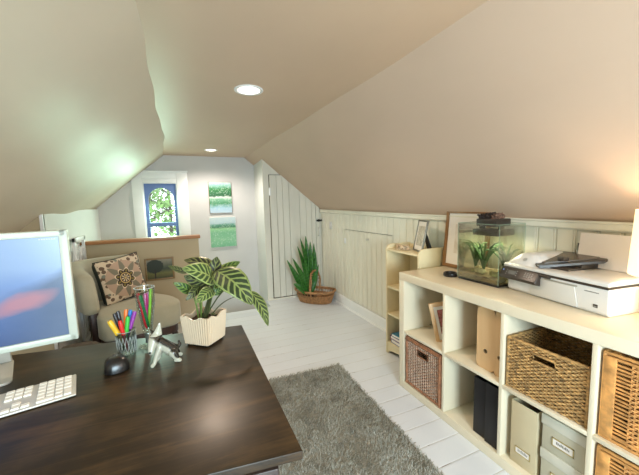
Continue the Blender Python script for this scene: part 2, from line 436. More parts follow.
# back window: blue sash with arched pane
sx0, sx1 = -.42, -.045
w = bpy.data.objects.new('window_1', None); COL.objects.link(w); w['kind'] = 'structure'; w.location = (0, 0, 0)
fb = B(); y0, y1 = YB-.025, YB+.002
fb.box(-.545, -.428, y0, y1, .30, 1.712, .004); fb.box(-.04, .092, y0, y1, .30, 1.712, .004); fb.box(-.428, -.04, y0, y1, 1.625, 1.712, .004)
fb.box(-.555, .10, y0-.012, y1, 1.705, 1.725, .004)
fb.box(-.56, .11, y0-.04, y1, .28, .315, .004)
for a in ((wx0, wx0+.012, wz0, wz1), (wx1-.012, wx1, wz0, wz1), (wx0, wx1, wz1-.012, wz1), (wx0, wx1, wz0-.1, wz0+.01)):
    fb.box(a[0], a[1], YB, YB+.13, a[2], a[3])
part('window_casing', fb, M['trim'], w)
fb = B(); fb.box(-.428, -.04, YB-.018, YB+.03, 1.565, 1.627, .006); fb.tube([(-.42, YB-.004, 1.585), (-.05, YB-.004, 1.585)], .018, 10); part('roller_blind', fb, M['trim'], w)
# upper sash = outline polygon with an arched hole, built as a strip
cx, hw, zs, zt = -.231, .149, 1.36, 1.514
hole = [(cx-hw, 1.068)]+[(cx-hw*math.cos(PI*i/20), zs+(zt-zs)*math.sin(PI*i/20)) for i in range(21)]+[(cx+hw, 1.068)]
def sash_outer(i, n):
    f = i/(n-1)
    if i == 0: return (sx0, 1.068)
    if i == n-1: return (sx1, 1.068)
    a = PI*(i-1)/(n-3)
    x, z = -math.cos(a), math.sin(a)
    m = max(abs(x), abs(z)); return (cx+x/m*(sx1-sx0)/2, zs+(z/m)*(1.57-zs))
t = bmesh.new(); n = len(hole); rows = []
for yy in (YB+.03, YB+.07):
    rows.append(([t.verts.new((p[0], yy, p[1])) for p in hole], [t.verts.new((sash_outer(i, n)[0], yy, sash_outer(i, n)[1])) for i in range(n)]))
for i in range(n-1):
    (h0, o0), (h1, o1) = rows
    t.faces.new((h0[i], h0[i+1], o0[i+1], o0[i])); t.faces.new((h1[i], o1[i], o1[i+1], h1[i+1]))
    t.faces.new((h0[i], h1[i], h1[i+1], h0[i+1])); t.faces.new((o0[i], o0[i+1], o1[i+1], o1[i]))
fb = B(); bmesh.ops.recalc_face_normals(t, faces=t.faces); fb._join(t)
fb.box(sx0, sx1, YB+.025, YB+.075, 1.022, 1.07, .003)
fb.box(sx0, sx0+.042, YB+.03, YB+.07, .44, 1.03); fb.box(sx1-.042, sx1, YB+.03, YB+.07, .44, 1.03); fb.box(sx0, sx1, YB+.03, YB+.07, .43, .50)
part('sash', fb, M['sash'], w)
fb = B(); fb.box(sx0+.03, sx1-.03, YB+.048, YB+.051, .47, 1.54); part('pane', fb, M['pane'], w)

# ------------------------------------------------------------------ outside the window
b = B(); b.box(-14, 14, 5.2, 40, -3.1, -3.0); o = part('lawn', b, M['grass']); o['kind'] = 'structure'
def tree(x, y, h, lean, r, label, seed, crown):
    rr = random.Random(seed); t = thing('tree', label, 'tree', (x, y, -3.0), group='trees beyond the window')
    b = B(); top = Vector((lean, 0, h)); pts = [Vector((lean*f**1.3+.06*math.sin(f*9+seed), .05*math.cos(f*7+seed), h*f)) for f in [i/10 for i in range(11)]]
    b.tube(pts, [r*(1-.72*i/10) for i in range(11)], 10); part('trunk', b, M['bark'], t)
    b = B(); tips = []
    for k in range(9):
        f = .45+.05*k; p = pts[int(f*10)]; a = rr.uniform(0, 2*PI); L = rr.uniform(.7, 1.5)
        q = p+Vector((math.cos(a)*L, math.sin(a)*L*.6, L*.55)); tips.append(q); b.tube([p, (p+q)/2+Vector((0, 0, .08)), q], [r*.3, r*.2, r*.07], 6)
    part('branch', b, M['bark'], t)
    b = B(); bm = b.bm
    for q in tips+[top]:
        for _ in range(crown):
            c = q+Vector((rr.gauss(0, .42), rr.gauss(0, .4), rr.gauss(0, .36))); u = Vector((rr.uniform(-1, 1), rr.uniform(-1, 1), rr.uniform(-1, 1))).normalized()
            v = u.orthogonal().normalized(); s = rr.uniform(.05, .11)
            A = [bm.verts.new(c+u*s*i+v*s*.55*j) for i, j in ((-1, 0), (0, -1), (1, 0), (0, 1))]; bm.faces.new(A)
    part('foliage', b, M['leafage'], t, 0)
tree(-.95, 8.6, 6.4, .25, .13, 'slender grey trunk tree left in the arched window', 1, 90)
tree(-.35, 12.5, 6.8, -.15, .10, 'thin straight tree in the middle of the arched window', 2, 110)
tree(.55, 15.5, 6.0, .75, .11, 'leaning tree at the right of the arched window', 3, 130)
tree(-2.2, 20.0, 7.0, .2, .2, 'wide leafy tree farther back beyond the thin trunks', 4, 170)
tree(.9, 25.0, 7.5, .1, .2, 'rounder leafy tree at far right beyond the leaning tree', 5, 170)

# ------------------------------------------------------------------ desk
t = thing('desk', 'large dark walnut writing desk with glossy worn top', 'desk', (-.45, 1.05, 0))
ox, oy = -.45, 1.05
def dq(x, y): return (x-ox, y-oy)
quad = [(.196, .575), (.202, 1.343), (-1.22, 1.505), (-1.22, .742)]
b = B(); b.prism([dq(*p) for p in quad], 'z', .729, .75, .0035, 2); part('desktop', b, M['desk'], t)
b = B(); b.prism([dq(*p) for p in [(.155, .615), (.16, 1.31), (-1.18, 1.462), (-1.18, .772)]], 'z', .715, .7295, .002); part('moulding', b, M['desk_leg'], t)
legs = [(.118, .628), (.118, 1.245), (-1.16, .80), (-1.16, 1.40)]
ang = -.117
for x, y in legs:
    b = B(); R = Matrix.Translation((x-ox, y-oy, 0)) @ Matrix.Rotation(ang, 4, 'Z')
    b.box(-.034, .034, -.034, .034, .045 if x > 0 else 0, .716, .004, M=R); b.box(-.028, .028, -.028, .028, .022 if x > 0 else 0, .05, .004, M=R)
    part('leg', b, M['desk_leg'], t)
def apron(a, c):
    b = B(); d = Vector((c[0]-a[0], c[1]-a[1], 0)); L = d.length
    R = Matrix.Translation((a[0]-ox, a[1]-oy, 0)) @ Matrix.Rotation(math.atan2(d.y, d.x), 4, 'Z')
    b.box(.03, L-.03, -.011, .011, .60, .716, .002, M=R); part('apron', b, M['desk_leg'], t)
for i, j in ((0, 1), (0, 2), (1, 3), (2, 3)): apron(legs[i], legs[j])

# ------------------------------------------------------------------ shag rug
RX, RY, RA = .655, 1.215, -.03
t = thing('shag_rug', 'thick grey shag rug on the white floorboards beside the desk', 'rug', (RX, RY, 0), RA)
W2, L2 = .355, .915
b = B(); b.box(-W2, W2, -L2, L2, 0, .012, .004); part('rug_backing', b, mat('rug_backing_grey', (140, 137, 124), .95), t)
def shag_mat():
    g = G('grey_shag_pile'); v = g.obj(); a = g.noise(v, 5, 3, .6); c = g.noise(v, 150, 2, .7)
    f = g.math('MULTIPLY_ADD', c, .75, g.math('MULTIPLY', a, .35))
    g.set(color=g.ramp(f, [(.30, (108, 106, 92)), (.52, (142, 141, 128)), (.78, (186, 188, 182))]), rough=.9, sheen=.2); return g.m
vs, fs = [], []
for _ in range(30000):
    x, y = rnd.uniform(-W2-.006, W2+.006), rnd.uniform(-L2-.006, L2+.006)
    cl = noise.noise(Vector((x*22, y*22, 3)))*2.0+noise.noise(Vector((x*7, y*7, 9)))*2
    a = cl+rnd.uniform(-1.6, 1.6); ln = rnd.uniform(.010, .020); lean = rnd.uniform(.2, .9)
    d = Vector((math.cos(a)*lean, math.sin(a)*lean, 1)).normalized(); s = Vector((-math.sin(a), math.cos(a), 0))*.0016
    p = Vector((x, y, .009)); m = p+d*ln*.6; e = p+d*ln+Vector((math.cos(a), math.sin(a), -.4))*ln*.25
    k = len(vs); vs += [p-s, p+s, m+s*1.2, m-s*1.2, e+s*.6, e-s*.6]; fs += [(k, k+1, k+2, k+3), (k+3, k+2, k+4, k+5)]
me = bpy.data.meshes.new('pile'); me.from_pydata(vs, [], fs); me.materials.append(shag_mat())
o = bpy.data.objects.new('pile', me); COL.objects.link(o); o.parent = t; o['kind'] = 'stuff'

# ------------------------------------------------------------------ cube shelf unit
SX, SD, SYF, SH = 1.294, .39, 1.7015, .79     # front x, depth, far end y, height
cc, tt, oo = .335, .0167, .05
cells = []
yy = SYF-oo
for k in range(4): cells.append((yy-cc, yy)); yy -= cc+tt
SYN = yy+tt-oo
t = thing('cube_shelf', 'low white eight cube shelving unit along the beadboard wall', 'shelf', (SX, (SYF+SYN)/2, 0))
cyy = (SYF+SYN)/2
def sb(nm, x0, x1, y0, y1, z0, z1, bev=.0015):
    b = B(); b.box(x0-SX, x1-SX, y0-cyy, y1-cyy, z0, z1, bev); part(nm, b, M['shelf'], t)
sb('top_panel', SX, SX+SD, SYN, SYF, .74, SH); sb('bottom_panel', SX, SX+SD, SYN, SYF, 0, .05)
sb('side_panel', SX, SX+SD, SYF-oo, SYF, .05, .74); sb('side_panel', SX, SX+SD, SYN, SYN+oo, .05, .74)
for (a, c), (a2, c2) in zip(cells, cells[1:]): sb('divider', SX+.002, SX+SD, c2, a, .05, .74, .001)
for a, c in cells: sb('middle_shelf', SX+.002, SX+SD, a, c, .3865, .4035, .001)
sb('back_panel', SX+SD-.006, SX+SD-.002, SYN+.02, SYF-.02, .03, .76, 0)

# ------------------------------------------------------------------ woven baskets
def weave(b, o, u, n, width, z0, z1, pitch, stake, amp=.003, r=.0042, holes=(), flat=.55):
    """strands along u from point o, offset along n, rows from z0 to z1"""
    o, u, n = Vector(o), Vector(u), Vector(n); rows = int((z1-z0)/pitch)
    for i in range(rows+1):
        z = z0+(z1-z0)*i/rows
        segs = [(0, width)]
        for ha, hb, hz0, hz1 in holes:
            if hz0 < z < hz1: segs = [(0, ha), (hb, width)]
        for a, c in segs:
            m = max(3, int((c-a)/stake*2)); pts = []
            for k in range(m+1):
                q = a+(c-a)*k/m
                pts.append(o+u*q+n*(amp*math.sin(PI*(q/stake+i)))+Vector((0, 0, z+.0008*math.sin(q*70+i*2.1))))
            b.tube(pts, r*rnd.uniform(.85, 1.1), 5)
def stakes(b, o, u, width, z0, z1, step, r, holes=()):
    o, u = Vector(o), Vector(u); m = int(round(width/step))
    for k in range(m+1):
        q = width*k/m; runs = [(z0, z1)]
        for ha, hb, hz0, hz1 in holes:
            if ha-.002 < q < hb+.002: runs = [(z0, hz0), (hz1, z1)]
        for a, c in runs: b.tube([o+u*q+Vector((0, 0, a)), o+u*q+Vector((0, 0, c))], r, 5)
def basket(name, label, x0, y0, y1, z0, D, H, mt, pitch, stake, r, style, group=None, shift=0):
    """front face looks to -x; local origin on the cell floor at the front centre"""
    W = y1-y0; t = thing(name, label, 'basket', (x0, (y0+y1)/2, z0), shift, group); h = W/2
    hole = (W*.36, W*.64, H*.74, H*.87) if style != 'slat' else (W*.36, W*.64, H*.78, H*.90)
    b = B()
    sides = [((0, h, 0), (0, -1, 0), (-1, 0, 0), W, (hole,)), ((D, -h, 0), (0, 1, 0), (1, 0, 0), W, ()), ((D, h, 0), (-1, 0, 0), (0, 1, 0), D, ()), ((0, -h, 0), (1, 0, 0), (0, -1, 0), D, ())]
    for o, u, n, w, ho in sides:
        if style == 'open':      # loose vertical reed columns with light gaps
            weave(b, o, u, n, w, .012, H-.012, pitch, stake, .0045, r, ho)
        elif style == 'dense':
            weave(b, o, u, n, w, .006, H-.006, pitch, stake, .004, r, ho)
        elif n[0] < 0:           # rattan front: open ladder columns near both ends, fine weave between them
            uo = Vector(o); uu = Vector(u)
            weave(b, uo+uu*.075, u, n, w-.15, .022, H-.022, pitch, stake, .003, r, [(h_[0]-.075, h_[1]-.075, h_[2], h_[3]) for h_ in ho])
            stakes(b, uo+uu*.075, u, w-.15, .01, H-.01, stake, r*.8, [(h_[0]-.075, h_[1]-.075, h_[2], h_[3]) for h_ in ho])
            for q0 in (.034, w-.076):
                for k in range(int((H-.04)/.0135)):
                    b.tube([uo+uu*q0+Vector((0, 0, .024+.0135*k)), uo+uu*(q0+.042)+Vector((0, 0, .024+.0135*k+.002*math.sin(k*2.3)))], r*1.15, 6)
        else: weave(b, o, u, n, w, .022, H-.022, pitch, stake, .003, r, ho)
    part('woven_sides', b, mt, t)
    b = B()
    rr = r*1.7
    for z in ((H, .004) if style != 'dense' else (H-.002,)):
        loop = [(0, -h, z), (0, h, z), (D, h, z), (D, -h, z)]
        for a, c in zip(loop, loop[1:]+loop[:1]):
            a, c = Vector(a), Vector(c); m = 24
            b.tube([a.lerp(c, i/m)+Vector((0, 0, .0012*math.sin(i*2.4))) for i in range(m+1)], rr, 6)
            if style == 'slat':
                b.tube([a.lerp(c, i/m)+Vector((0, 0, (-.014 if z > .1 else .014))) for i in range(m+1)], rr*.9, 6)
    for y in (-h, h):
        for x in (0, D): b.tube([(x, y, .002), (x, y, H)], rr, 6)
    part('rim', b, mt, t)
    if style == 'slat':
        for y in (-h+.018, h-.018):
            b = B(); b.box(-.006, .002, y-.017, y+.017, .01, H-.01, .002); part('slat_band', b, mt, t)
    if style == 'open':
        b = B()
        for o, u, n, w, ho in sides: stakes(b, o, u, w, .006, H-.006, stake, r*1.25, ho)
        part('stakes', b, M['wicker_glint'], t)
        b = B()
        for a, c in (((-.004, -h, .012), (-.004, h, .012)), ((-.004, -h, H-.012), (-.004, h, H-.012))): b.tube([a, c], .008, 8)
        for y in (-h+.010, h-.010): b.tube([(-.004, y, .004), (-.004, y, H-.002)], .008, 8)
        part('border', b, mt, t)
    b = B(); b.tube([(-.005, h-hole[0], hole[2]), (-.005, h-hole[0], hole[3]), (-.005, h-hole[1], hole[3]), (-.005, h-hole[1], hole[2])], r*1.3, 6, closed=True)
    part('handle_hole', b, mt, t)
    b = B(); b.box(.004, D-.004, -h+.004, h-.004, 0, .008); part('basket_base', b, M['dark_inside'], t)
    return t
(c1a, c1b), (c2a, c2b), (c3a, c3b), (c4a, c4b) = cells
ZB, ZT = .0505, .404
basket('wicker_basket', 'red-brown wicker basket filling the lower cube nearest the small bookcase', SX+.012, c1a+.012, c1b-.012, ZB, .34, .318, M['wicker_red'], .0098, .0165, .0028, 'open')
basket('seagrass_basket', 'open mottled seagrass basket in the upper cube above the greige boxes', SX+.02, c3a+.012, c3b-.012, ZT, .33, .232, M['wicker_gold'], .0072, .014, .0042, 'dense')
basket('rattan_basket', 'honey rattan basket in the upper cube at right edge beneath the printer', SX+.022, c4a+.012, c4b-.012, ZT, .33, .312, M['rattan'], .0075, .013, .0033, 'slat', 'honey rattan baskets')
basket('rattan_basket', 'honey rattan basket in the lower cube at the bottom right corner', SX+.022, c4a+.012, c4b-.012, ZB, .33, .312, M['rattan'], .0075, .013, .0033, 'slat', 'honey rattan baskets')

# ------------------------------------------------------------------ files, frames and boxes in the cubes
def mag_file(label, y0, y1, z0, x0, D, H, mt, hole=True, label_holder=False, group=None, lean=0):
    W = y1-y0; t = thing('magazine_file', label, 'file box', (x0, (y0+y1)/2, z0), 0, group, rot=(lean, 0, 0) if lean else None); h = W/2; k = .003
    b = B(); hz = .095
    if hole:
        n = 18; cyh, rh = 0, .0085
        tb = bmesh.new()
        for xx in (0, k):
            out = []; inn = []
            for i in range(n):
                a = 2*PI*i/n; cx_, cz_ = math.cos(a), math.sin(a); m = max(abs(cx_), abs(cz_))
                oz = H-hz if cz_ > 0 else hz
                out.append(tb.verts.new((xx, cx_/m*h, hz+cz_/m*oz))); inn.append(tb.verts.new((xx, rh*cx_, hz+rh*cz_)))
            for i in range(n):
                j = (i+1) % n; tb.faces.new((out[i], out[j], inn[j], inn[i]))
            if xx == 0: I0 = inn
            else:
                for i in range(n): tb.faces.new((I0[i], I0[(i+1) % n], inn[(i+1) % n], inn[i]))
        b._join(tb)
        ring = B(); ring.lathe([(.0085, -.001), (.0105, -.001), (.0105, .001), (.0085, .001)], 20, M=Matrix.Translation((-.0005, 0, hz)) @ Matrix.Rotation(PI/2, 4, 'Y'))
    else: b.box(0, k, -h, h, 0, H, .0008)
    b.box(.003, D, -h, -h+k, 0, H-.0); b.box(.003, D, h-k, h, 0, H); b.box(D-k, D, -h, h, 0, H*.9); b.box(.003, D, -h, h, 0, k)
    part('file_body', b, mt, t)
    if hole: part('finger_hole_ring', ring, M['gap'], t)
    if label_holder:
        b = B(); z = .07
        for a in ((-.034, .034, z-.016, z-.013), (-.034, .034, z+.013, z+.016), (-.034, -.031, z-.016, z+.016), (.031, .034, z-.016, z+.016)): b.box(-.003, .0005, a[0], a[1], a[2], a[3])
        p_ = part('label_holder', b, M['brass'], t)
        b = B(); b.box(-.0012, .0005, -.031, .031, z-.013, z+.013); q_ = part('label_card', b, M['paper'], p_)
        b = B()
        for i in range(9): b.box(-.0018, -.001, -.022+i*.005, -.0195+i*.005, z-.004, z+.004+.002*(i % 3))
        part('lettering', b, M['grey_mark'], p_)
    return t
mag_file('birch magazine file with round finger hole in the upper cube under the aquarium', c2a+.062, c2a+.165, ZT, SX+.05, .27, .333, M['birch'], group='birch magazine files')
mag_file('birch magazine file half hidden behind the divider next to the full faced one', c2a+.004, c2a+.060, ZT, SX+.045, .27, .333, M['birch'], group='birch magazine files')
mag_file('black file box farther left of the two in the lower cube', c2a+.088, c2a+.158, ZB, SX+.03, .29, .30, M['black_card'], hole=False, group='black file boxes')
mag_file('black file box against the divider in the lower cube below the birch files', c2a+.006, c2a+.082, ZB, SX+.02, .29, .31, M['black_card'], hole=False, group='black file boxes')
mag_file('tall beige magazine file with a label holder left of the greige boxes', c3b-.145, c3b-.03, ZB, SX+.03, .28, .295, M['beige_card'], hole=False, label_holder=True)
def lidbox(label, z0, H):
    y0, y1 = c3a+.008, c3b-.16; W = y1-y0; h = W/2
    t = thing('storage_box', label, 'box', (SX+.03, (y0+y1)/2, z0), 0, 'greige lidded boxes')
    b = B(); b.box(.004, .30, -h+.004, h-.004, 0, H-.03, .001); part('box_body', b, M['grey_card'], t)
    b = B(); b.box(0, .304, -h, h, H-.045, H, .003); part('lid', b, M['lid_card'], t)
    z = H*.36; b = B()
    for a in ((-.04, .04, z-.018, z-.0145), (-.04, .04, z+.0145, z+.018), (-.04, -.0365, z-.018, z+.018), (.0365, .04, z-.018, z+.018)): b.box(.0005, .005, a[0], a[1], a[2], a[3])
    p_ = part('label_holder', b, M['brass'], t)
    b = B(); b.box(.0025, .005, -.0365, .0365, z-.0145, z+.0145); part('label_card', b, M['paper'], p_)
    b = B()
    for i in range(9): b.box(.0018, .003, -.024+i*.0055, -.0205+i*.0055, z-.004, z+.003+.002*(i % 3))
    part('lettering', b, M['grey_mark'], p_)
lidbox('greige lidded storage box standing on the cube floor under its twin', ZB, .158)
lidbox('greige lidded storage box on top of its twin below the seagrass basket', ZB+.1585, .152)
# frame leaning in the first upper cube
def pic_frame(name, label, cat, W, H, loc, rot, fw_, dep, mf, board=None, art=None, artbox=None, back=None, group=None):
    """faces local -x, width along y, height along z, origin at the bottom centre"""
    t = thing(name, label, cat, loc, group=group, rot=rot); h = W/2
    b = B()
    for a in ((-h, -h+fw_, 0, H), (h-fw_, h, 0, H), (-h+fw_, h-fw_, 0, fw_), (-h+fw_, h-fw_, H-fw_, H)): b.box(-dep/2, dep/2, a[0], a[1], a[2], a[3], .0015)
    part('frame', b, mf, t)
    b = B(); b.box(-.001, dep/2-.001, -h+fw_*.8, h-fw_*.8, fw_*.8, H-fw_*.8); part('mat_board', b, board or M['mat_board'], t)
    if art:
        y0, y1, z0, z1 = artbox; b = B(); b.box(-.002, -.0005, y0, y1, z0, z1); part('picture', b, art, t)
    if back:
        b = B(); b.prism([(dep/2, H*.75), (dep/2+.003, H*.75), (dep/2+back, 0.0), (dep/2+back-.02, 0.0)], 'y', -.03, .03); part('easel_back', b, M['black_card'], t)
    return t
def art_mat(name, stops, sc=6, dist=2):
    g = G(name); g.set(color=g.ramp(g.noise(g.obj(), sc, 4, .6, dist), stops), rough=.5); return g.m
pic_frame('picture_frame', 'small pale wood frame leaning in the upper left cube', 'picture frame', .20, .255, (SX+.16, c1a+.068, ZT), (-.20, 0, 1.02), .022, .018, M['birch'], None,
          art_mat('red_blue_print', [(.3, (66, 74, 110)), (.45, (190, 110, 100)), (.6, (110, 60, 56)), (.75, (220, 190, 160))], 16), (-.06, .06, .06, .21))

# ------------------------------------------------------------------ on top of the shelf
TZ = SH+.0005
pic_frame('picture_frame', 'large wood framed white picture leaning on the wall behind the aquarium', 'picture frame', .35, .395, (1.699, 1.552, TZ), (0, .10, 0), .022, .022, M['frame_wood'], None,
          art_mat('pale_drawing', [(.3, (236, 230, 220)), (.7, (206, 196, 180))], 9), (-.09, .09, .10, .30))
t = thing('black_ring', 'small black ring shaped pot lid on the white shelf top left of the aquarium', 'lid', (1.492, 1.455, TZ))
b = B(); b.lathe([(0, .004), (.028, .004), (.03, .0), (.040, 0), (.043, .006), (.042, .018), (.036, .023), (.030, .02), (.027, .011), (0, .009)], 30); part('ring_body', b, M['black_plastic'], t)
b = B(); b.box(.036, .054, -.008, .008, .003, .012, .003); part('tab', b, M['black_plastic'], t)

# aquarium
AX, AY0, AY1, AH, AD = 1.482, 1.126, 1.394, .33, .20
t = thing('aquarium', 'rectangular glass fish tank with green plants beside the printer', 'aquarium', (AX, (AY0+AY1)/2, TZ)); h = (AY1-AY0)/2
b = B(); b.box(.004, AD-.004, -h+.004, h-.004, 0, .012, .003); part('tank_base', b, M['black_plastic'], t)
gl = .004; b = B()
b.box(0, gl, -h, h, .01, AH); b.box(AD-gl, AD, -h, h, .01, AH); b.box(gl, AD-gl, -h, -h+gl, .01, AH); b.box(gl, AD-gl, h-gl, h, .01, AH); b.box(gl, AD-gl, -h+gl, h-gl, .010, .015)
part('glass_walls', b, thin_glass('tank_glass', (253, 254, 251), .1), t)
b = B()
for x in (.001, AD-.001):
    for y in (-h+.001, h-.001): b.tube([(x, y, .012), (x, y, AH)], .0012, 6)
for z in (AH,):
    b.tube([(0, -h, z), (0, h, z), (AD, h, z), (AD, -h, z)], .0011, 6, closed=True)
part('glass_edge', b, mat('green_glass_edge', (150, 172, 150), .15), t)
b = B(); b.box(gl+.0005, AD-gl-.0005, -h+gl+.0005, h-gl-.0005, .016, AH-.05); part('water', b, thin_glass('tank_water', (253, 253, 243), .05), t)
def gravel_mat():
    g = G('tan_gravel'); v = g.voro(g.obj(), 150); g.set(color=g.mix(g.math('MULTIPLY', g.noise(g.obj(), 170, 1), 1.0), lin((176, 154, 104)), lin((240, 224, 176))), rough=.8)
    g.bump(v.outputs['Distance'], 1.0, .004); return g.m
b = B(); b.grid(lambda s, q: (gl+.001+(AD-2*gl-.002)*s, -h+gl+.001+(2*h-2*gl-.002)*q, .040+.012*noise.noise(Vector((s*4, q*5, 2)))+.012*s), 24, 30)
bmx = b.bm; bmesh.ops.solidify(bmx, geom=list(bmx.faces), thickness=.022)
o = part('aquarium_gravel', b, gravel_mat(), t, 60, kind='stuff')
acy = (AY0+AY1)/2
for k, (x, y, r, c) in enumerate(((.045, .028, .016, 0), (.042, -.004, .018, 0), (.058, .012, .014, 0), (.05, -.075, .024, 1), (.09, .06, .02, 1), (.085, -.09, .022, 1), (.035, .055, .012, 1))):
    b = B(); b.ball((0, 0, 0), r, 3, (1.1, 1, .8), .35, 9)
    o = part('aquarium_rock', b, mat('pale_tank_rock%s' % '_b'[:c*2], (224, 216, 170) if c == 0 else (176, 164, 110), .8, var=.15, scale=30), None, 60)
    o.location = (AX+x, acy+y, TZ+.058+.3*r*.5)
    tag(o, ['cream pebble left in the tank cluster', 'cream pebble in front at the tank cluster centre', 'small cream pebble at the back of the tank cluster', 'large yellow-green rock at the near right of the tank floor',
            'yellow-green rock at the back left of the tank', 'yellow-green rock at the back right of the tank', 'smallest yellow-green rock near the left tank glass'][k], 'rock', 'rocks on the tank gravel')
def water_plant(x, y, n, hgt, spread, seed, label):
    rr = random.Random(seed); t = thing('water_plant', label, 'aquatic plant', (AX+x, acy+y, TZ+.05), group='aquarium plants')
    for k in range(n):
        a = 2*PI*k/n+rr.uniform(-.3, .3); s = spread*rr.uniform(.6, 1.1); H = hgt*rr.uniform(.75, 1.05)
        dx, dy = math.cos(a)*s*.7, math.sin(a)*s
        dx = max(-x+.010, min(AD-.012-x, dx)); dy = max(-h+.010-y, min(h-.010-y, dy))
        pts = [Vector((dx*f**1.6, dy*f**1.6, H*(f-.40*f**3))) for f in [i/8 for i in range(9)]]
        b = B(); b.tube(pts, [.0052*math.sin(PI*min(.97, .12+f*.88))+.0008 for f in [i/8 for i in range(9)]], 6, flat=1.0); part('frond', b, M['water_plant'], t)
water_plant(.055, -.0, 16, .29, .15, 3, 'bushy green water plant in the middle of the tank')
water_plant(.09, .085, 11, .26, .12, 4, 'green water plant by the left glass of the tank')
water_plant(.12, -.085, 11, .27, .12, 5, 'green water plant by the right glass of the tank')
# filter box across the tank top, with dark rocks on it
t = thing('aquarium_filter', 'dark brown filter box hanging across the top of the tank', 'filter', (AX+.11, acy-.01, TZ+.262))
b = B(); b.box(-.06, .075, -.075, .085, .0, .034, .004); part('filter_tray', b, M['dark_plastic'], t)
b = B(); b.box(-.045, .07, -.055, .075, .05, .092, .005); part('filter_hood', b, mat('dark_hood', (46, 38, 32), .45), t)
for y in (-.05, .07):
    b = B(); b.box(-.02, .02, y-.004, y+.004, .03, .056); part('bracket', b, M['dark_plastic'], t)
t2 = None
for k, (x, y, r, col_) in enumerate(((-.02, .045, .024, 0), (-.012, .005, .027, 0), (.015, .03, .025, 0), (-.02, -.032, .022, 1), (.02, -.018, .024, 1), (.035, .05, .018, 0))):
    b = B(); b.ball((0, 0, 0), r, 3, (1, 1.15, .75), .7, 11)
    o = part('lava_rock', b, mat('dark_lava_rock' if col_ == 0 else 'brown_lava_rock', (52, 42, 36) if col_ == 0 else (112, 84, 68), .9, var=.4, scale=40, bump=.8, bscale=80), None, 0)
    o.location = (AX+.11+x, acy-.01+y, TZ+.262+.092+r*.50)
    tag(o, ['dark lava rock at the left end of the filter hood', 'large dark lava rock at front centre of the filter hood', 'dark lava rock behind the centre of the filter hood', 'brown lava rock at the front right of the filter hood',
            'brown lava rock at the back right of the filter hood', 'smallest dark lava rock at the back left of the filter hood'][k], 'rock', 'lava rocks on the tank hood')

# printer
t = thing('printer', 'white all-in-one inkjet printer with dark control panel on the shelf', 'printer', (1.458, .648, TZ), -.13)
PL, PD = .474, .285          # length along +y, depth along +x
b = B(); b.prism([(.0, .012), (.0, .108), (PD, .108), (PD, .012), (PD-.01, 0), (.012, 0)], 'y', 0, PL-.02, .006, 3)
part('printer_body', b, M['white_plastic'], t)
b = B(); b.box(-.002, PD+.002, .002, PL-.012, .107, .118, .002); part('scanner_band', b, M['dark_plastic'], t)
b = B(); b.prism([(-.006, .118), (-.008, .130), (.004, .138), (PD, .138), (PD+.004, .130), (PD+.004, .118)], 'y', -.002, PL+.002, .004, 3)
part('scanner_lid', b, M['white_plastic'], t)
# domed document feeder on the far half of the lid: rises softly towards the far end
def dome(s, q):
    x = .004+(PD-.008)*s; y = .255+(PL-.258)*q
    ex = min(1, math.sin(PI*s)*2.2)**.6; ey = min(1, q/.5); ey = ey*ey*(3-2*ey); ey *= min(1, max(0, (1-q))/.3)**.5 if q < 1 else 0
    return (x, y, .134+.058*ex*ey)
b = B(); b.grid(dome, 24, 24); part('feeder_cover', b, M['white_plastic'], t, 60)
b = B(); b.lathe([(0, 0), (.010, 0), (.010, .002), (0, .002)], 24, M=Matrix.Translation((.018, PL-.10, .164)) @ Matrix.Rotation(-.7, 4, 'Y')); part('round_badge', b, M['grey_chip'], t)
def slab(outline, zf, zb, th):
    # sloping tray plate: height runs from zf at the front (x=0) to zb at the back
    t_ = bmesh.new(); z = lambda x: zf+(zb-zf)*x/.28
    U = [t_.verts.new((x, y, z(x)+th)) for x, y in outline]; D = [t_.verts.new((x, y, z(x))) for x, y in outline]; n_ = len(outline)
    t_.faces.new(U); t_.faces.new(D[::-1])
    for i in range(n_): t_.faces.new((U[(i+1) % n_], U[i], D[i], D[(i+1) % n_]))
    bmesh.ops.recalc_face_normals(t_, faces=t_.faces); bmesh.ops.bevel(t_, geom=list(t_.edges), offset=.0025, segments=2, affect='EDGES'); b_ = B(); b_._join(t_); return b_
tray = rpoly([(-.002, .285), (.055, .395), (.262, .385), (.272, .165), (.205, .150)], [.02, .03, .02, .02, .02], 4) if False else [(-.002, .285), (.055, .395), (.262, .385), (.272, .165), (.205, .150)]
dt = part('document_tray', slab(tray, .139, .180, .014), M['dark_plastic'], t)
part('tray_inset', slab([(.035, .290), (.070, .372), (.240, .362), (.250, .195), (.205, .180)], .153, .194, .003), mat('smoky_tray', (92, 80, 70), .25), dt)
b = B(); b.box(.08, .115, .235, .265, .172, .190, .003); part('paper_guide', b, M['dark_plastic'], dt)
b = B(); b.box(.05, .25, .19, .35, .136, .147, .004); b.box(.13, .25, .19, .36, .136, .160, .004); part('tray_support', b, M['dark_plastic'], dt)
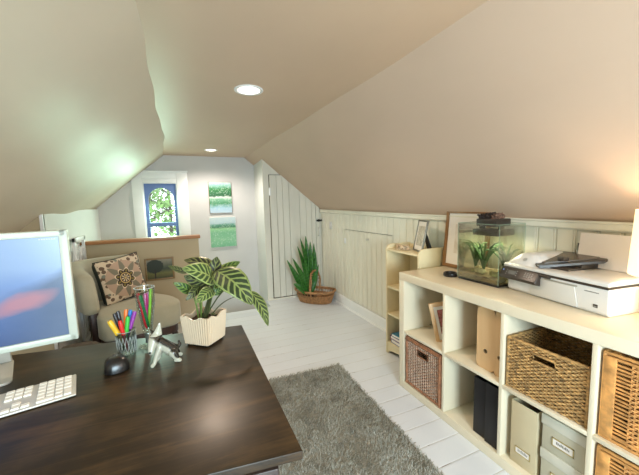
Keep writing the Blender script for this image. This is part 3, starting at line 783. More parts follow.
# control panel: overhanging wedge
b = B(); Mp = Matrix.Identity(4)
b.prism([(.004, .121), (-.010, .119), (-.036, .074), (-.034, .064), (.004, .054)], 'y', PL-.20, PL+.004, .004, 3)
b.prism([(.004, .118), (-.012, .115), (-.014, .107), (.004, .096)], 'y', PL-.245, PL-.19, .003, 2)
cp = part('control_panel', b, M['dark_plastic'], t)
d = Vector((-.026, 0, -.045)).normalized()
def onpanel(nm, a, y, w, l, mt):
    # small tile lying on the sloping top of the panel: a = metres down the slope
    b = B(); nrm = Vector((-.045, 0, .026)).normalized(); c = Vector((-.010, y, .119))+d*a+nrm*.0008
    R = Matrix(((d.x, 0, nrm.x, c.x), (d.y, 1, nrm.y, c.y), (d.z, 0, nrm.z, c.z), (0, 0, 0, 1)))
    b.box(-l/2, l/2, -w/2, w/2, -.0008, .0008, M=R); part(nm, b, mt, cp)
onpanel('display', .026, PL-.065, .042, .020, mat('grey_display', (112, 112, 108), .2))
for i in range(3):
    for j in range(4): onpanel('button', .014+.009*i, PL-.172+.012*j, .007, .005, M['grey_mark'])
for j in range(2):
    for i in range(3): onpanel('button', .015+.011*i, PL-.100+.066*j+(.008 if j == 0 else 0), .005, .005, M['grey_mark'])
onpanel('button', .018, PL-.012, .006, .006, emit('panel_led', (150, 180, 255), .8))
# front paper door, print marks
b = B(); b.prism([(.11, .010), (.33, .010), (.30, .092), (.125, .092)], 'x', -.0035, .002, .001); part('output_door', b, mat('front_door_white', (206, 203, 196), .3, var=.01), t)
b = B(); b.box(-.004, .002, .115, .255, .093, .099, .001); part('output_slot', b, mat('slot_grey', (150, 146, 134), .5), t)
b = B()
for i in range(11): b.box(-.0012, .001, .035+i*.0048, .038+i*.0048, .085, .0885)
part('lettering', b, M['grey_mark'], t)
b = B(); b.box(-.0012, .001, .036, .052, .028, .041, .0005); bd = part('front_badge', b, M['dark_plastic'], t)
b = B(); b.box(-.0018, -.001, .039, .049, .031, .035); part('badge_mark', b, M['grey_chip'], bd)
# paper support at the rear with its sheet
b = B(); b.prism([(PD-.050, .1385), (PD-.044, .1385), (PD-.028, .240), (PD-.034, .240)], 'y', .07, .30, .002); part('paper_support', b, M['dark_plastic'], t)
ps = part('paper_tray_sheet', B().prism([(PD-.058, .1395), (PD-.0515, .1395), (PD-.032, .292), (PD-.036, .292)], 'y', .075, .285, .0), M['paper'], None)
ps.location = (1.458, .648, TZ); ps.rotation_euler = (0, 0, -.13); ps.name = 'paper_sheet'
tag(ps, 'blank white paper stack standing in the rear feed of the printer', 'paper')

# table lamp at the right edge
t = thing('table_lamp', 'lit table lamp with glowing cream shade at the right edge of the shelf', 'lamp', (1.56, .518, TZ))
b = B(); b.lathe([(0, 0), (.06, 0), (.06, .012), (.02, .02), (.016, .05), (.03, .09), (.016, .13), (.010, .15), (.010, .19), (0, .19)], 28); part('lamp_base', b, M['brass'], t)
gs = G('lit_lamp_shade'); gs.set(color=lin((250, 240, 220)), rough=.8, emis=lin((255, 226, 176)), estr=1.2)
b = B(); t_ = bmesh.new(); bmesh.ops.create_cone(t_, cap_ends=False, segments=40, radius1=.115, radius2=.105, depth=.235)
b._join(t_, Matrix.Translation((0, 0, .293))); part('lamp_shade', b, gs.m, t, 60, solid=.002)
b = B(); b.ball((0, 0, .255), .025, 2, (1, 1, 1.3)); part('bulb', b, emit('bulb_glow', (255, 226, 180), 6), t)

# ------------------------------------------------------------------ small bookcase
BX, BY0, BY1, BXB = 1.50, 1.75, 2.15, 1.738
bcx, bcy = (BX+BXB)/2, (BY0+BY1)/2
t = thing('bookcase', 'narrow cream open bookcase with rounded sides next to the white cube shelf', 'bookcase', (bcx, bcy, 0))
dx = (BXB-BX)/2; dy = (BY1-BY0)/2
R_ = .05
side = [(-dx, 0), (dx, 0), (dx, .915)]+[(-dx+R_-R_*math.sin(PI/2*i/8), .915-R_+R_*math.cos(PI/2*i/8)) for i in range(9)]
for y in (-dy, dy-.018):
    b = B(); b.prism(side, 'y', y, y+.018, .002); part('side_panel', b, M['bookcase'], t)
for z in (.862, .558, .332, .082):
    b = B(); b.box(-dx+.004, dx-.008, -dy+.018, dy-.018, z, z+.016, .002); part('shelf_board', b, M['bookcase'], t)
b = B(); b.box(dx-.008, dx, -dy+.01, dy-.01, .05, .905); part('back_panel', b, M['bookcase'], t)
n = 14; lo = [(-dy+.018+(2*dy-.036)*i/n, .012+.034*max(0, math.sin(PI*i/n))**.7 if 0 < i < n else 0) for i in range(n+1)]
b = B(); b.prism([(-dy+.018, .082), ]+lo+[(dy-.018, .082)], 'x', -dx+.004, -dx+.018); part('scalloped_apron', b, M['bookcase'], t)
for k, (z0, hgt, c, lab, sh) in enumerate(((.0985, .030, (64, 96, 150), 'blue book at the bottom of the small stack in the cream bookcase', 0), (.129, .026, (146, 78, 110), 'mauve book in the middle of the small stack in the cream bookcase', .012), (.1555, .022, (70, 132, 160), 'teal book on top of the small stack in the cream bookcase', -.006))):
    r_ = thing('book', lab, 'book', (BX+.10, BY1-.10+sh, z0), .05*k, 'books in the cream bookcase')
    b = B(); b.box(-.08, .08, -.058, .058, 0, .003, .001); b.box(-.08, .08, -.058, .058, hgt-.003, hgt, .001); b.box(-.08, .08, .055, .058, 0, hgt, .001); part('cover', b, mat('book_cover_%d' % k, c, .5), r_)
    b = B(); b.box(-.077, .077, -.055, .055, .003, hgt-.003); part('pages', b, M['paper'], r_)
tz = .8785
pic_frame('picture_frame', 'thin dark metal photo frame with easel standing on the cream bookcase', 'picture frame', .17, .235, (1.585, 1.865, tz+.004), (0, .20, -.33), .012, .012, mat('dark_pewter', (120, 116, 104), .4, .5), None,
          art_mat('pale_portrait', [(.3, (226, 226, 214)), (.5, (196, 190, 172)), (.7, (150, 150, 140))], 18), (-.055, .055, .045, .19), back=.11)
# dried coral heap
b = B()
for k in range(26):
    a = rnd.uniform(0, 2*PI); r = rnd.uniform(0, .055); p = Vector((r*math.cos(a)*.8, r*math.sin(a)*1.3, .006)); q = p+Vector((rnd.uniform(-.035, .035), rnd.uniform(-.05, .05), rnd.uniform(.004, .034)))
    b.tube([p, (p+q)/2+Vector((0, 0, .008)), q], [.007, .006, .003], 6)
b.ball((0, 0, .006), .05, 2, (.9, 1.4, .18), .4, 9)
o = part('coral', b, mat('bleached_coral', (206, 186, 156), .85, var=.2, scale=50, bump=.5, bscale=120)); o.location = (1.575, 2.03, tz)
tag(o, 'pale bleached coral branch lying on top of the cream bookcase', 'coral')

# ------------------------------------------------------------------ armchair and pillow
t = thing('armchair', 'low sage-beige upholstered armchair with curved back against the tan half wall', 'armchair', (-.50, 3.12, 0), .35)
def rpoly(pts, rad, n=7):
    out = []; N = len(pts)
    for i in range(N):
        p, a, c = Vector((*pts[i], 0)), Vector((*pts[i-1], 0)), Vector((*pts[(i+1) % N], 0))
        u, v = (a-p).normalized(), (c-p).normalized(); r = rad[i] if isinstance(rad, list) else rad
        s, e = p+u*r, p+v*r
        for k in range(n+1):
            f = k/n; q = s*(1-f)**2+p*2*f*(1-f)+e*f*f; out.append((q.x, q.y))
    return out
seat = rpoly([(-.235, -.27), (.39, -.29), (.38, .06), (.24, .29), (-.21, .29)], [.09, .13, .14, .12, .08])
def cushion(poly, z0, z1, e, puff=.015):
    b = B(); t_ = bmesh.new(); prof = [(e, z0), (0, z0+e), (0, z1-e), (e*.3, z1-e*.3), (e, z1), (e*2.4, z1+puff*.6), (e*5, z1+puff)]
    c = Vector((sum(p[0] for p in poly)/len(poly), sum(p[1] for p in poly)/len(poly))); rings = []
    for ins, z in prof:
        ring = []
        for p in poly:
            d = (c-Vector(p)); L = d.length; ring.append(t_.verts.new((p[0]+d.x/L*ins, p[1]+d.y/L*ins, z)))
        rings.append(ring)
    for A, C in zip(rings, rings[1:]):
        for k in range(len(poly)): t_.faces.new((A[k], A[(k+1) % len(poly)], C[(k+1) % len(poly)], C[k]))
    t_.faces.new(rings[0][::-1]); t_.faces.new(rings[-1]); bmesh.ops.recalc_face_normals(t_, faces=t_.faces); b._join(t_); return b
part('seat', cushion(seat, .235, .445, .03), M['chair'], t, 75)
inset = [(p[0]*.93, p[1]*.93) for p in seat]
b = B(); b.prism(inset, 'z', .17, .236, .004); part('seat_rail', b, M['dark_wood'], t)
# curved backrest: rounded slab swept along the rear and the left side
path = [(-.245, -.17), (-.262, -.05), (-.275, .08), (-.265, .20), (-.215, .29), (-.12, .335), (.02, .345), (.13, .34), (.215, .325)]
def spl(pts, m=5):
    P_ = [Vector((*p, 0)) for p in pts]; out = []
    for i in range(len(P_)-1):
        p0, p1, p2, p3 = P_[max(i-1, 0)], P_[i], P_[i+1], P_[min(i+2, len(P_)-1)]
        for k in range(m):
            f = k/m; out.append(.5*((2*p1)+(p2-p0)*f+(2*p0-5*p1+4*p2-p3)*f*f+(3*p1-p0-3*p2+p3)*f**3))
    return out+[P_[-1]]
cv = spl(path); NV = len(cv); t_ = bmesh.new(); rings = []
for i, p in enumerate(cv):
    d = (cv[min(i+1, NV-1)]-cv[max(i-1, 0)]).normalized(); nrm = Vector((-d.y, d.x, 0)); f = i/(NV-1)
    e = min(1, min(i, NV-1-i)/3.0+.0); e = (1-(1-e)**2)**.5 if e < 1 else 1
    top = .755+.07*min(1, f*2.6) if f < .4 else .825; z0 = .44; H = (top-z0)*(.72+.28*e); w_ = .062*(.35+.65*e)
    zc = z0+(top-z0)*(.5-.5*.72*(1-e)*.2)
    ring = []
    for k in range(20):
        a = 2*PI*k/20; ca, sa = math.cos(a), math.sin(a)
        qx = math.copysign(abs(ca)**.55, ca)*w_; qz = math.copysign(abs(sa)**.45, sa)*H/2
        ring.append(t_.verts.new(p+nrm*(qx+.03*((qz)/H+.5))+Vector((0, 0, (z0+top)/2+qz))))
    rings.append(ring)
for A, C in zip(rings, rings[1:]):
    for k in range(20): t_.faces.new((A[k], A[(k+1) % 20], C[(k+1) % 20], C[k]))
t_.faces.new(rings[0]); t_.faces.new(rings[-1]); bmesh.ops.recalc_face_normals(t_, faces=t_.faces)
b = B(); b._join(t_); part('backrest', b, M['chair'], t, 75)
for x, y, sx, sy in ((-.19, -.22, -.02, -.03), (.31, -.22, .03, -.03), (.19, .22, .03, .03), (-.18, .22, -.02, .02)):
    b = B(); b.tube([(x+sx, y+sy, 0), (x, y, .18)], [.016, .026], 10); part('leg', b, M['dark_wood'], t)
for q in ((-.268, -.215, -.15, -.115), (-.24, -.19, .17, .20), (-.0, .04, .26, .335)):
    b = B(); b.box(*q, .17, .50, .006); part('back_post', b, M['dark_wood'], t)

def pillow_mat():
    g = G('medallion_pillow'); o = g.xyz(g.obj()); x, z = o[0], o[2]
    r = g.math('SQRT', g.math('ADD', g.math('POWER', x, 2), g.math('POWER', z, 2))); th = g.math('ARCTAN2', z, x)
    def lt(v, k): return g.math('LESS_THAN', v, k)
    vv = g.voro(g.map(g.obj(), (1, .01, 1)), 26)
    spl_ = g.math('LESS_THAN', vv.outputs['Distance'], .42)
    c = g.mix(g.math('MULTIPLY', spl_, .9), lin((206, 188, 162)), lin((84, 58, 42)))
    gr = g.voro(g.map(g.obj(), (1, .01, 1), (.3, 0, .2)), 15); c = g.mix(lt(gr.outputs['Distance'], .22), c, lin((120, 124, 110)))
    c = g.mix(lt(r, .158), c, lin((180, 152, 130)))
    pet = g.math('ABSOLUTE', g.math('COSINE', g.math('MULTIPLY', th, 4)))
    tri = g.math('MULTIPLY', g.math('ABSOLUTE', g.math('SUBTRACT', g.math('FRACT', g.math('ADD', g.math('DIVIDE', th, PI/4), .5)), .5)), 2)
    tri = g.math('SUBTRACT', 1, tri)
    lim = g.math('MULTIPLY_ADD', g.math('POWER', tri, 1.0), .115, .055)
    c = g.mix(lt(r, lim), c, lin((122, 116, 98)))
    pet2 = g.math('ABSOLUTE', g.math('SINE', g.math('MULTIPLY', th, 4)))
    l2 = g.math('MULTIPLY_ADD', pet2, .03, .062); c = g.mix(lt(r, l2), c, lin((222, 200, 170)))
    l3 = g.math('MULTIPLY_ADD', pet2, .024, .058); c = g.mix(lt(r, l3), c, lin((62, 48, 38)))
    dot = g.math('MULTIPLY', g.math('GREATER_THAN', pet2, .90), g.math('MULTIPLY', lt(r, .074), g.math('GREATER_THAN', r, .052))); c = g.mix(dot, c, lin((124, 108, 54)))
    c = g.mix(lt(r, .047), c, lin((206, 176, 112))); c = g.mix(lt(r, .040), c, lin((64, 52, 44)))
    seeds = g.math('MULTIPLY', g.math('GREATER_THAN', pet, .75), g.math('MULTIPLY', lt(r, .034), g.math('GREATER_THAN', r, .010)))
    c = g.mix(seeds, c, lin((216, 196, 160))); c = g.mix(lt(r, .008), c, lin((206, 176, 112)))
    g.set(color=c, rough=.9, sheen=.2); g.bump(g.noise(g.obj(), 240, 2), .15, .002); return g.m
t = thing('throw_pillow', 'square pillow with brown star medallion print propped on the armchair', 'pillow', (-.520, 3.225, .650), rot=(-.20, -.10, .72))
def pill(s0, side):
    def f(u, v):
        a, c = u*2-1, v*2-1; S = .192
        k = 1-.07*(1-abs(a)**2)*0
        px, pz = a*S*(1-.06*(1-abs(c)**2.0))*1.0, c*S*(1-.06*(1-abs(a)**2.0))
        e_ = 2.6 if side < 0 else 9; th = (.045 if side < 0 else .10)*((1-abs(a)**e_)*(1-abs(c)**e_))**.5
        return (px, side*(th+.003), pz)
    return f
b = B(); b.grid(pill(0, -1), 26, 26); part('front_cover', b, pillow_mat(), t, 80)
b = B(); b.grid(pill(0, 1), 26, 26); part('back_cover', b, M['teal_cloth'], t, 80)
b = B(); S = .192; ed = []
for q in range(4):
    for k in range(14):
        f = -1+2*k/14; e = (1-.06*(1-abs(f)**2)); p = [(f*S, -S*e), (S*e, f*S), (-f*S, S*e), (-S*e, -f*S)][q]; ed.append((p[0], 0, p[1]))
b.tube(ed, .006, 6, closed=True); part('piping', b, M['teal_cloth'], t)

# white scrollwork panel on the stairwell wall
t = thing('scroll_panel', 'white openwork scroll panel standing on edge left of the armchair', 'decorative panel', (-.885, 3.54, 0))
b = B()
for a in ((-.16, -.13, 0, 1.015), (.125, .155, 0, 1.015), (-.16, .155, .975, 1.015), (-.16, .155, .52, .545), (-.16, .155, .06, .09)): b.box(-.012, .012, a[0], a[1], a[2], a[3], .003)
part('panel_frame', b, M['trim'], t)
b = B()
for j, z in enumerate((.84, .66)):
    for k in range(4):
        yc = -.105+.068*k; s = 1 if (k+j) % 2 else -1
        pts = [(0, yc+s*.03*math.cos(a*.9)*(1-a/14), z+.075*math.sin(a*.45)-.01*a+.03) for a in [i*.5 for i in range(17)]]
        b.tube(pts, .006, 6)
for k in range(5): b.tube([(0, -.13+.066*k, .54), (0, -.13+.066*k, .93)], .004, 6)
part('scrollwork', b, M['trim'], t)
b = B()
for k in range(5): b.tube([(0, -.13+.066*k, .08), (0, -.13+.066*k, .53)], .004, 6)
part('lower_bars', b, M['trim'], t)
# dark grey shaggy floor cushion in the corner
b = B(); tb = bmesh.new(); bmesh.ops.create_icosphere(tb, subdivisions=4, radius=1)
for v in tb.verts:
    c = v.co.copy(); k = 1+.05*noise.noise(c*6)+.03*noise.noise(c*19)
    v.co = Vector((math.copysign(abs(c.x)**.7, c.x)*.17*k, math.copysign(abs(c.y)**.7, c.y)*.19*k, .17+math.copysign(abs(c.z)**.75, c.z)*.17*k))
b._join(tb); o = part('floor_pouf', b, mat('dark_grey_knit', (92, 84, 74), .95, var=.3, scale=30, bump=.9, bscale=60)); o.location = (-.72, 2.56, 0)
tag(o, 'dark grey textured floor pouf between the desk and the armchair', 'pouf')

# ------------------------------------------------------------------ pictures and lights
def landscape(name, stops_z, nsc, namp):
    g = G(name); v = g.obj(); o = g.xyz(v)
    f = g.math('ADD', o[2], g.math('MULTIPLY_ADD', g.noise(g.map(v, (1, 1, 1.6)), nsc, 5, .7), namp, -namp/2))
    h_ = stops_z[-1][0]
    c = g.ramp(g.math('DIVIDE', f, h_), [(p/h_, q) for p, q in stops_z])
    c = g.mix(g.math('MULTIPLY', g.math('GREATER_THAN', g.noise(v, 55, 3), .58), .35), c, lin((206, 220, 206)))
    g.set(color=c, rough=.6); g.bump(g.noise(v, 70, 3), .3, .003); return g.m
def canvas(label, x0, x1, z0, z1, mt, tilt=0, edge=None):
    t = thing('painting', label, 'painting', ((x0+x1)/2, YB-.012, z0), group='canvases on the grey wall', rot=(0, tilt, 0)); h = (x1-x0)/2
    b = B(); b.box(-h, h, -.010, .012, 0, z1-z0, .002); part('canvas', b, edge or M['frame_wood'], t)
    b = B(); b.box(-h+.004, h-.004, -.0125, -.0100, .004, z1-z0-.004); part('painted_face', b, mt, t)
canvas('upper painting of a green wooded lake on the grey back wall', .345, .643, 1.165, 1.584,
       landscape('lake_painting', [(0, (186, 206, 222)), (.07, (160, 196, 214)), (.13, (70, 140, 96)), (.19, (120, 170, 140)), (.215, (214, 224, 214)), (.235, (26, 88, 54)), (.33, (48, 124, 66)), (.385, (150, 196, 190)), (.42, (214, 224, 222))], 9, .10))
canvas('lower painting of a green meadow under pale sky on the grey back wall', .330, .678, .699, 1.112,
       landscape('meadow_painting', [(0, (110, 176, 136)), (.10, (134, 190, 150)), (.2, (120, 180, 140)), (.255, (150, 200, 150)), (.275, (56, 122, 84)), (.305, (96, 150, 130)), (.33, (176, 200, 206)), (.413, (196, 212, 216))], 14, .05), 0, M['mat_board'])
t = thing('painting', 'small dark framed landscape with a tree on the tan half wall', 'painting', (-.252, 3.692, .505), rot=(0, .0, 0))
b = B(); h = .138
for a in ((-h, -h+.018, 0, .235), (h-.018, h, 0, .235), (-h+.018, h-.018, 0, .018), (-h+.018, h-.018, .217, .235)): b.box(a[0], a[1], -.012, .008, a[2], a[3], .003)
part('frame', b, wood('old_gold_frame', (120, 96, 60), (166, 138, 92), 'x', .4), t)
def tree_paint():
    g = G('tree_landscape_painting'); v = g.obj(); o = g.xyz(v); nz = g.noise(v, 26, 5, .7)
    z = g.math('ADD', o[2], g.math('MULTIPLY_ADD', nz, .05, -.025))
    c = g.ramp(g.math('DIVIDE', z, .235), [(.1, (70, 72, 42)), (.3, (110, 110, 56)), (.50, (56, 66, 48)), (.62, (84, 92, 72)), (.9, (140, 136, 118))])
    ex = g.math('DIVIDE', g.math('ADD', o[0], .045), .078); ez = g.math('DIVIDE', g.math('SUBTRACT', o[2], .145), .072)
    rr = g.math('ADD', g.math('ADD', g.math('POWER', ex, 2), g.math('POWER', ez, 2)), g.math('MULTIPLY_ADD', nz, 1.6, -.8))
    c = g.mix(g.math('LESS_THAN', rr, 1.0), c, lin((38, 48, 34)))
    tr_ = g.math('MULTIPLY', g.math('LESS_THAN', g.math('ABSOLUTE', g.math('ADD', o[0], .045)), .006), g.math('LESS_THAN', o[2], .11))
    c = g.mix(tr_, c, lin((40, 32, 26))); g.set(color=c, rough=.5); return g.m
b = B(); b.box(-h+.014, h-.014, -.004, .006, .014, .221); part('picture', b, tree_paint(), t)

def can_light(x, y, label, power, r=.062, tone=(1, .78, .60)):
    t = thing('recessed_light', label, 'ceiling light', (x, y, ZC-.012), group='round recessed ceiling lights')
    b = B(); b.lathe([(r, .004), (r+.001, -.003), (r+.012, -.006), (r+.020, -.003), (r+.022, .004), (r+.02, .010), (r, .010)], 40); part('trim_ring', b, M['trim'], t)
    b = B(); b.lathe([(0, .0015), (r, .0015), (r, .006), (0, .006)], 40); part('lens', b, emit('lens_glow_%s' % label[:5], (255, 244, 222), 7), t)
    ld = bpy.data.lights.new('downlight', 'SPOT'); ld.energy = power; ld.color = tone; ld.spot_size = 2.7; ld.spot_blend = .6; ld.shadow_soft_size = r
    lo_ = bpy.data.objects.new('downlight', ld); COL.objects.link(lo_); lo_.location = (x, y, ZC-.05)
can_light(.402, 1.92, 'nearer round recessed ceiling light glowing above the aisle', 36)
can_light(.36, 4.02, 'farther small recessed ceiling light near the grey back wall', 34, .055, (1, .90, .80))

# ------------------------------------------------------------------ plant on the desk
DZT = .7505
t = thing('potted_calathea', 'striped leaf calathea in a square fluted cream pot on the desk', 'potted plant', (.05, 1.242, DZT))
hs = lambda z: .052+.0085*(z/.1)
def potpt(inner):
    def f(s, q):
        z = q*.098; n = 12
        u = (s*4) % 4; k = int(u); f_ = u-k; a = f_*2-1
        e = 1-.05*abs(a)**6                    # softened corners
        rim = .010*(abs(a)**2)-.006*math.cos(f_*2*PI*2)*.7
        zz = z+(rim*(q**6) if not inner else rim*(q**6))
        d = hs(z)*(1 if not inner else .90)+(.0014*math.cos(f_*2*PI*n) if not inner else 0)
        p = [(a, -1), (1, a), (-a, 1), (-1, -a)][k]
        x, y = p[0]*d*(e if True else 1), p[1]*d*(e if True else 1)
        c, s_ = math.cos(-.72), math.sin(-.72)
        return (x*c-y*s_, x*s_+y*c, zz+.006)
    return f
b = B(); b.grid(potpt(False), 240, 10, closed_u=True); b.grid(lambda s, q: potpt(True)(s, 1-q), 240, 6, closed_u=True)
# rim join and bottom
fo, fi = potpt(False), potpt(True)
b.grid(lambda s, q: Vector(fo(s, 1)).lerp(Vector(fi(s, 1)), q), 240, 1, closed_u=True)
b.grid(lambda s, q: Vector(fo(s, 0)).lerp(Vector((0, 0, .006)), q), 240, 2, closed_u=True)
bmesh.ops.remove_doubles(b.bm, verts=b.bm.verts, dist=.0002); bmesh.ops.recalc_face_normals(b.bm, faces=b.bm.faces)
part('pot', b, M['pot'], t, 50)
b = B(); b.box(-.046, .046, -.046, .046, 0, .008, .002, M=Matrix.Rotation(-.72, 4, 'Z')); part('saucer', b, M['black_plastic'], t)
b = B(); b.grid(lambda s, q: Vector((0, 0, .082+.004*noise.noise(Vector((s*9, q*3, 1))))).lerp(Vector(fi(s, .80)), q)+Vector((0, 0, .004*noise.noise(Vector((math.cos(2*PI*s)*q*6, math.sin(2*PI*s)*q*6, 0))))), 48, 8, closed_u=True); part('soil', b, M['soil'], t)
PO = Vector((.05, 1.242, DZT))
def leaf(parent, name, mt, base, tip, hw, face=Vector((.12, -1, .35)), arch=.02, fold=.12, curl=0, org=PO, pw=.72, nv=18, nu=8, thick=.0008):
    base, tip = Vector(base)-org, Vector(tip)-org; d = tip-base; L = d.length; d.normalize()
    side = d.cross(face).normalized(); nrm = side.cross(d).normalized()
    def f(u, v):
        a = u*2-1; w = hw*max(0, math.sin(PI*min(1, v**pw*.985+.008)))**.75
        c = base+d*L*v+nrm*arch*math.sin(PI*v)+side*curl*math.sin(PI*v)
        return c+side*a*w+nrm*(fold*abs(a)*w-.0*abs(a))+nrm*(.03*w*math.sin(v*30+a*2))
    b = B(); b.grid(f, nu, nv, uv=True); return part(name, b, mt, parent, 80, solid=thick)
FR = Vector((.12, -1, .35)); UPV = Vector((.1, -.35, 1))
leaves = [
    ('calathea_dark', (0.109, 1.27, 1.007), (-0.004, 1.285, 1.058), 0.034, Vector((.1, -.62, .8)), .012),
    ('calathea_light', (0.092, 1.215, 0.985), (-0.012, 1.14, 1.052), 0.040, Vector((.1, -1, .75)), .018),
    ('calathea_dark', (0.086, 1.25, 0.965), (-0.008, 1.2, 1.015), 0.034, Vector((-.1, -1, -.15)), .01),
    ('calathea_dark', (0.002, 1.27, 1.011), (-0.061, 1.3, 1.039), 0.011, FR, .005),
    ('calathea_green', (0.014, 1.26, 0.938), (-0.045, 1.24, 0.987), 0.018, FR, .006),
    ('calathea_dark', (0.042, 1.22, 0.968), (-0.008, 1.18, 0.932), 0.017, FR, .01),
    ('calathea_light', (0.085, 1.2, 0.955), (0.023, 1.13, 0.932), 0.024, Vector((.05, -.8, .5)), .012),
    ('calathea_green', (0.105, 1.27, 0.997), (0.207, 1.33, 1.024), 0.019, Vector((.1, -1, .4)), .01),
    ('calathea', (0.100, 1.2, 1.022), (0.205, 1.1, 0.908), 0.053, Vector((.25, -1, .55)), .028),
    ('calathea', (0.213, 1.17, 0.938), (0.263, 1.12, 0.812), 0.025, Vector((.5, -1, .2)), .016),
    ('calathea_green', (0.084, 1.25, 0.924), (0.138, 1.27, 0.936), 0.014, FR, .006),
    ('calathea_dark', (0.092, 1.26, 0.955), (0.112, 1.27, 1.062), 0.036, Vector((-.3, -1, .1)), .01),
    ('calathea_green', (0.08, 1.28, 0.943), (0.13, 1.32, 0.957), 0.016, FR, .006)]
for m_, p, q, w_, fc, ar in leaves: leaf(t, 'leaf', M[m_], p, q, w_, fc, ar)
def stem(parent, pts, r, mt, org=PO):
    b = B(); P_ = [Vector(p)-org for p in pts]; m = 8
    if len(P_) == 2: P_.insert(1, (P_[0]+P_[1])/2+Vector((.006, 0, .004)))
    out = [P_[0]*(1-f)**2+P_[1]*2*f*(1-f)+P_[2]*f*f for f in [i/m for i in range(m+1)]]
    b.tube(out, [r*(1-.45*i/m) for i in range(m+1)], 8); part('stem', b, mt, parent)
for (p, q, r, m_) in (((.041, 1.24, .827), (.086, 1.25, .965), .0052, 'dark_stem'), ((.048, 1.235, .827), (.095, 1.215, .988), .0055, 'dark_stem'), ((.031, 1.245, .827), (.016, 1.258, .938), .0038, 'stem'),
                     ((.056, 1.25, .827), (.103, 1.205, 1.020), .0045, 'stem'), ((.038, 1.24, .827), (.042, 1.222, .968), .0036, 'stem'), ((.052, 1.232, .827), (.085, 1.203, .955), .0036, 'dark_stem'),
                     ((.05, 1.25, .827), (.104, 1.27, 1.0), .004, 'dark_stem'), ((.048, 1.25, .827), (.109, 1.27, 1.007), .004, 'dark_stem'), ((.045, 1.25, .827), (.084, 1.25, .926), .003, 'stem'), ((.05, 1.255, .827), (.08, 1.28, .945), .003, 'stem')):
    stem(t, (p, q), r, M[m_])
stem(t, ((.062, 1.225, .830), (.10, 1.20, .905), (.158, 1.165, .926)), .0024, M['dark_stem'])
stem(t, ((.05, 1.25, .827), (.16, 1.23, 1.03), (.214, 1.17, .938)), .0028, M['dark_stem'])
stem(t, ((.04, 1.262, .827), (.045, 1.275, .98), (.004, 1.271, 1.012)), .003, M['stem'])
leaf(t, 'leaf', M['calathea_dark'], (.072, 1.215, .862), (.09, 1.205, .858), .004, UPV, .001)

# ------------------------------------------------------------------ basket with snake plant
BO = Vector((1.505, 3.71, 0)); BA = -.80
t = thing('handled_basket', 'oval willow basket with tall arched handle on floor by plank door', 'basket', BO, BA)
def oval(z, f, m=72, i=0):
    a_, b_ = .205+.06*f, .105+.045*f
    return [((a_+.0035*math.cos(k*PI+i*PI))*math.copysign(abs(math.cos(2*PI*k/m))**.85, math.cos(2*PI*k/m)), (b_+.0035*math.cos(k*PI+i*PI))*math.copysign(abs(math.sin(2*PI*k/m))**.85, math.sin(2*PI*k/m)), z+.010*math.cos(2*PI*k/m)**2*f) for k in range(m)]
b = B()
for i in range(20):
    z = .008+.0072*i
    if 14 <= i <= 17: continue                     # open band under the rim
    b.tube(oval(z, z/.15, i=i), .0048, 5, closed=True)
part('woven_sides', b, M['willow'], t)
b = B()
for k in range(36):
    a = 2*PI*k/36; pts = []
    for z in (.006, .05, .10, .152):
        f = z/.15; pts.append(((.205+.06*f)*math.cos(a), (.105+.045*f)*math.sin(a), z+.01*math.cos(a)**2*f))
    b.tube(pts, .004, 5)
part('stakes', b, M['willow'], t)
b = B(); b.tube(oval(.158, 1.05), .009, 8, closed=True); b.tube(oval(.149, 1.03), .007, 8, closed=True); part('rim', b, M['willow'], t)
b = B(); b.lathe([(0, 0), (.2, 0), (.2, .008), (0, .008)], 40, sy=.52); part('basket_base', b, M['willow'], t)
b = B(); pts = []
for k in range(25):
    a = PI*k/24; pts.append((.012*math.sin(a*5), -.152*math.cos(a), .15+.265*math.sin(a)**.62))
b.tube(pts, .011, 8)
for s in (0, PI):
    b.tube([(.013*math.sin(k*.9+s), -.152*math.cos(PI*k/60)+.0*s, .15+.265*math.sin(PI*k/60)**.62+.011*math.cos(k*.9+s)) for k in range(61)], .005, 5)
b.tube([(0, -.152, .15), (0, -.10, .006)], .009, 6); b.tube([(0, .152, .15), (0, .10, .006)], .009, 6)
part('handle', b, M['willow'], t)
SO = Vector((1.43, 3.745, .010))
t = thing('snake_plant', 'tall green sword leaf plant standing in the oval willow basket', 'potted plant', SO)
b = B(); b.lathe([(0, 0), (.055, 0), (.075, .105), (.070, .105), (.066, .095), (0, .095)], 24); part('nursery_pot', b, M['soil'], t)
SN = [((1.342, 3.76, 0.83), .035), ((1.424, 3.78, 0.85), .036), ((1.524, 3.76, 0.752), .032), ((1.298, 3.75, 0.731), .034), ((1.146, 3.72, 0.578), .030), ((1.213, 3.70, 0.598), .032), ((1.215, 3.70, 0.275), .042),
      ((1.579, 3.75, 0.471), .026), ((1.445, 3.70, 0.667), .036), ((1.36, 3.69, 0.597), .036), ((1.555, 3.78, 0.632), .03), ((1.49, 3.69, .50), .032), ((1.28, 3.68, .47), .034), ((1.46, 3.72, .78), .034), ((1.38, 3.74, .70), .036), ((1.33, 3.71, .55), .036), ((1.52, 3.70, .58), .034)]
for i, (p, w_) in enumerate(SN):
    a = i*2.4; base = Vector((SO.x+.035*math.cos(a), SO.y+.03*math.sin(a), .095))
    if i == 6: base = Vector((1.40, 3.70, .15))
    leaf(t, 'leaf', M['snake'], base, p, w_*1.35, Vector((.25*math.cos(a*1.7)+.2, -1, .25)), .02, .3, .012*math.sin(a*3), SO, .62, 14, 6, .002)

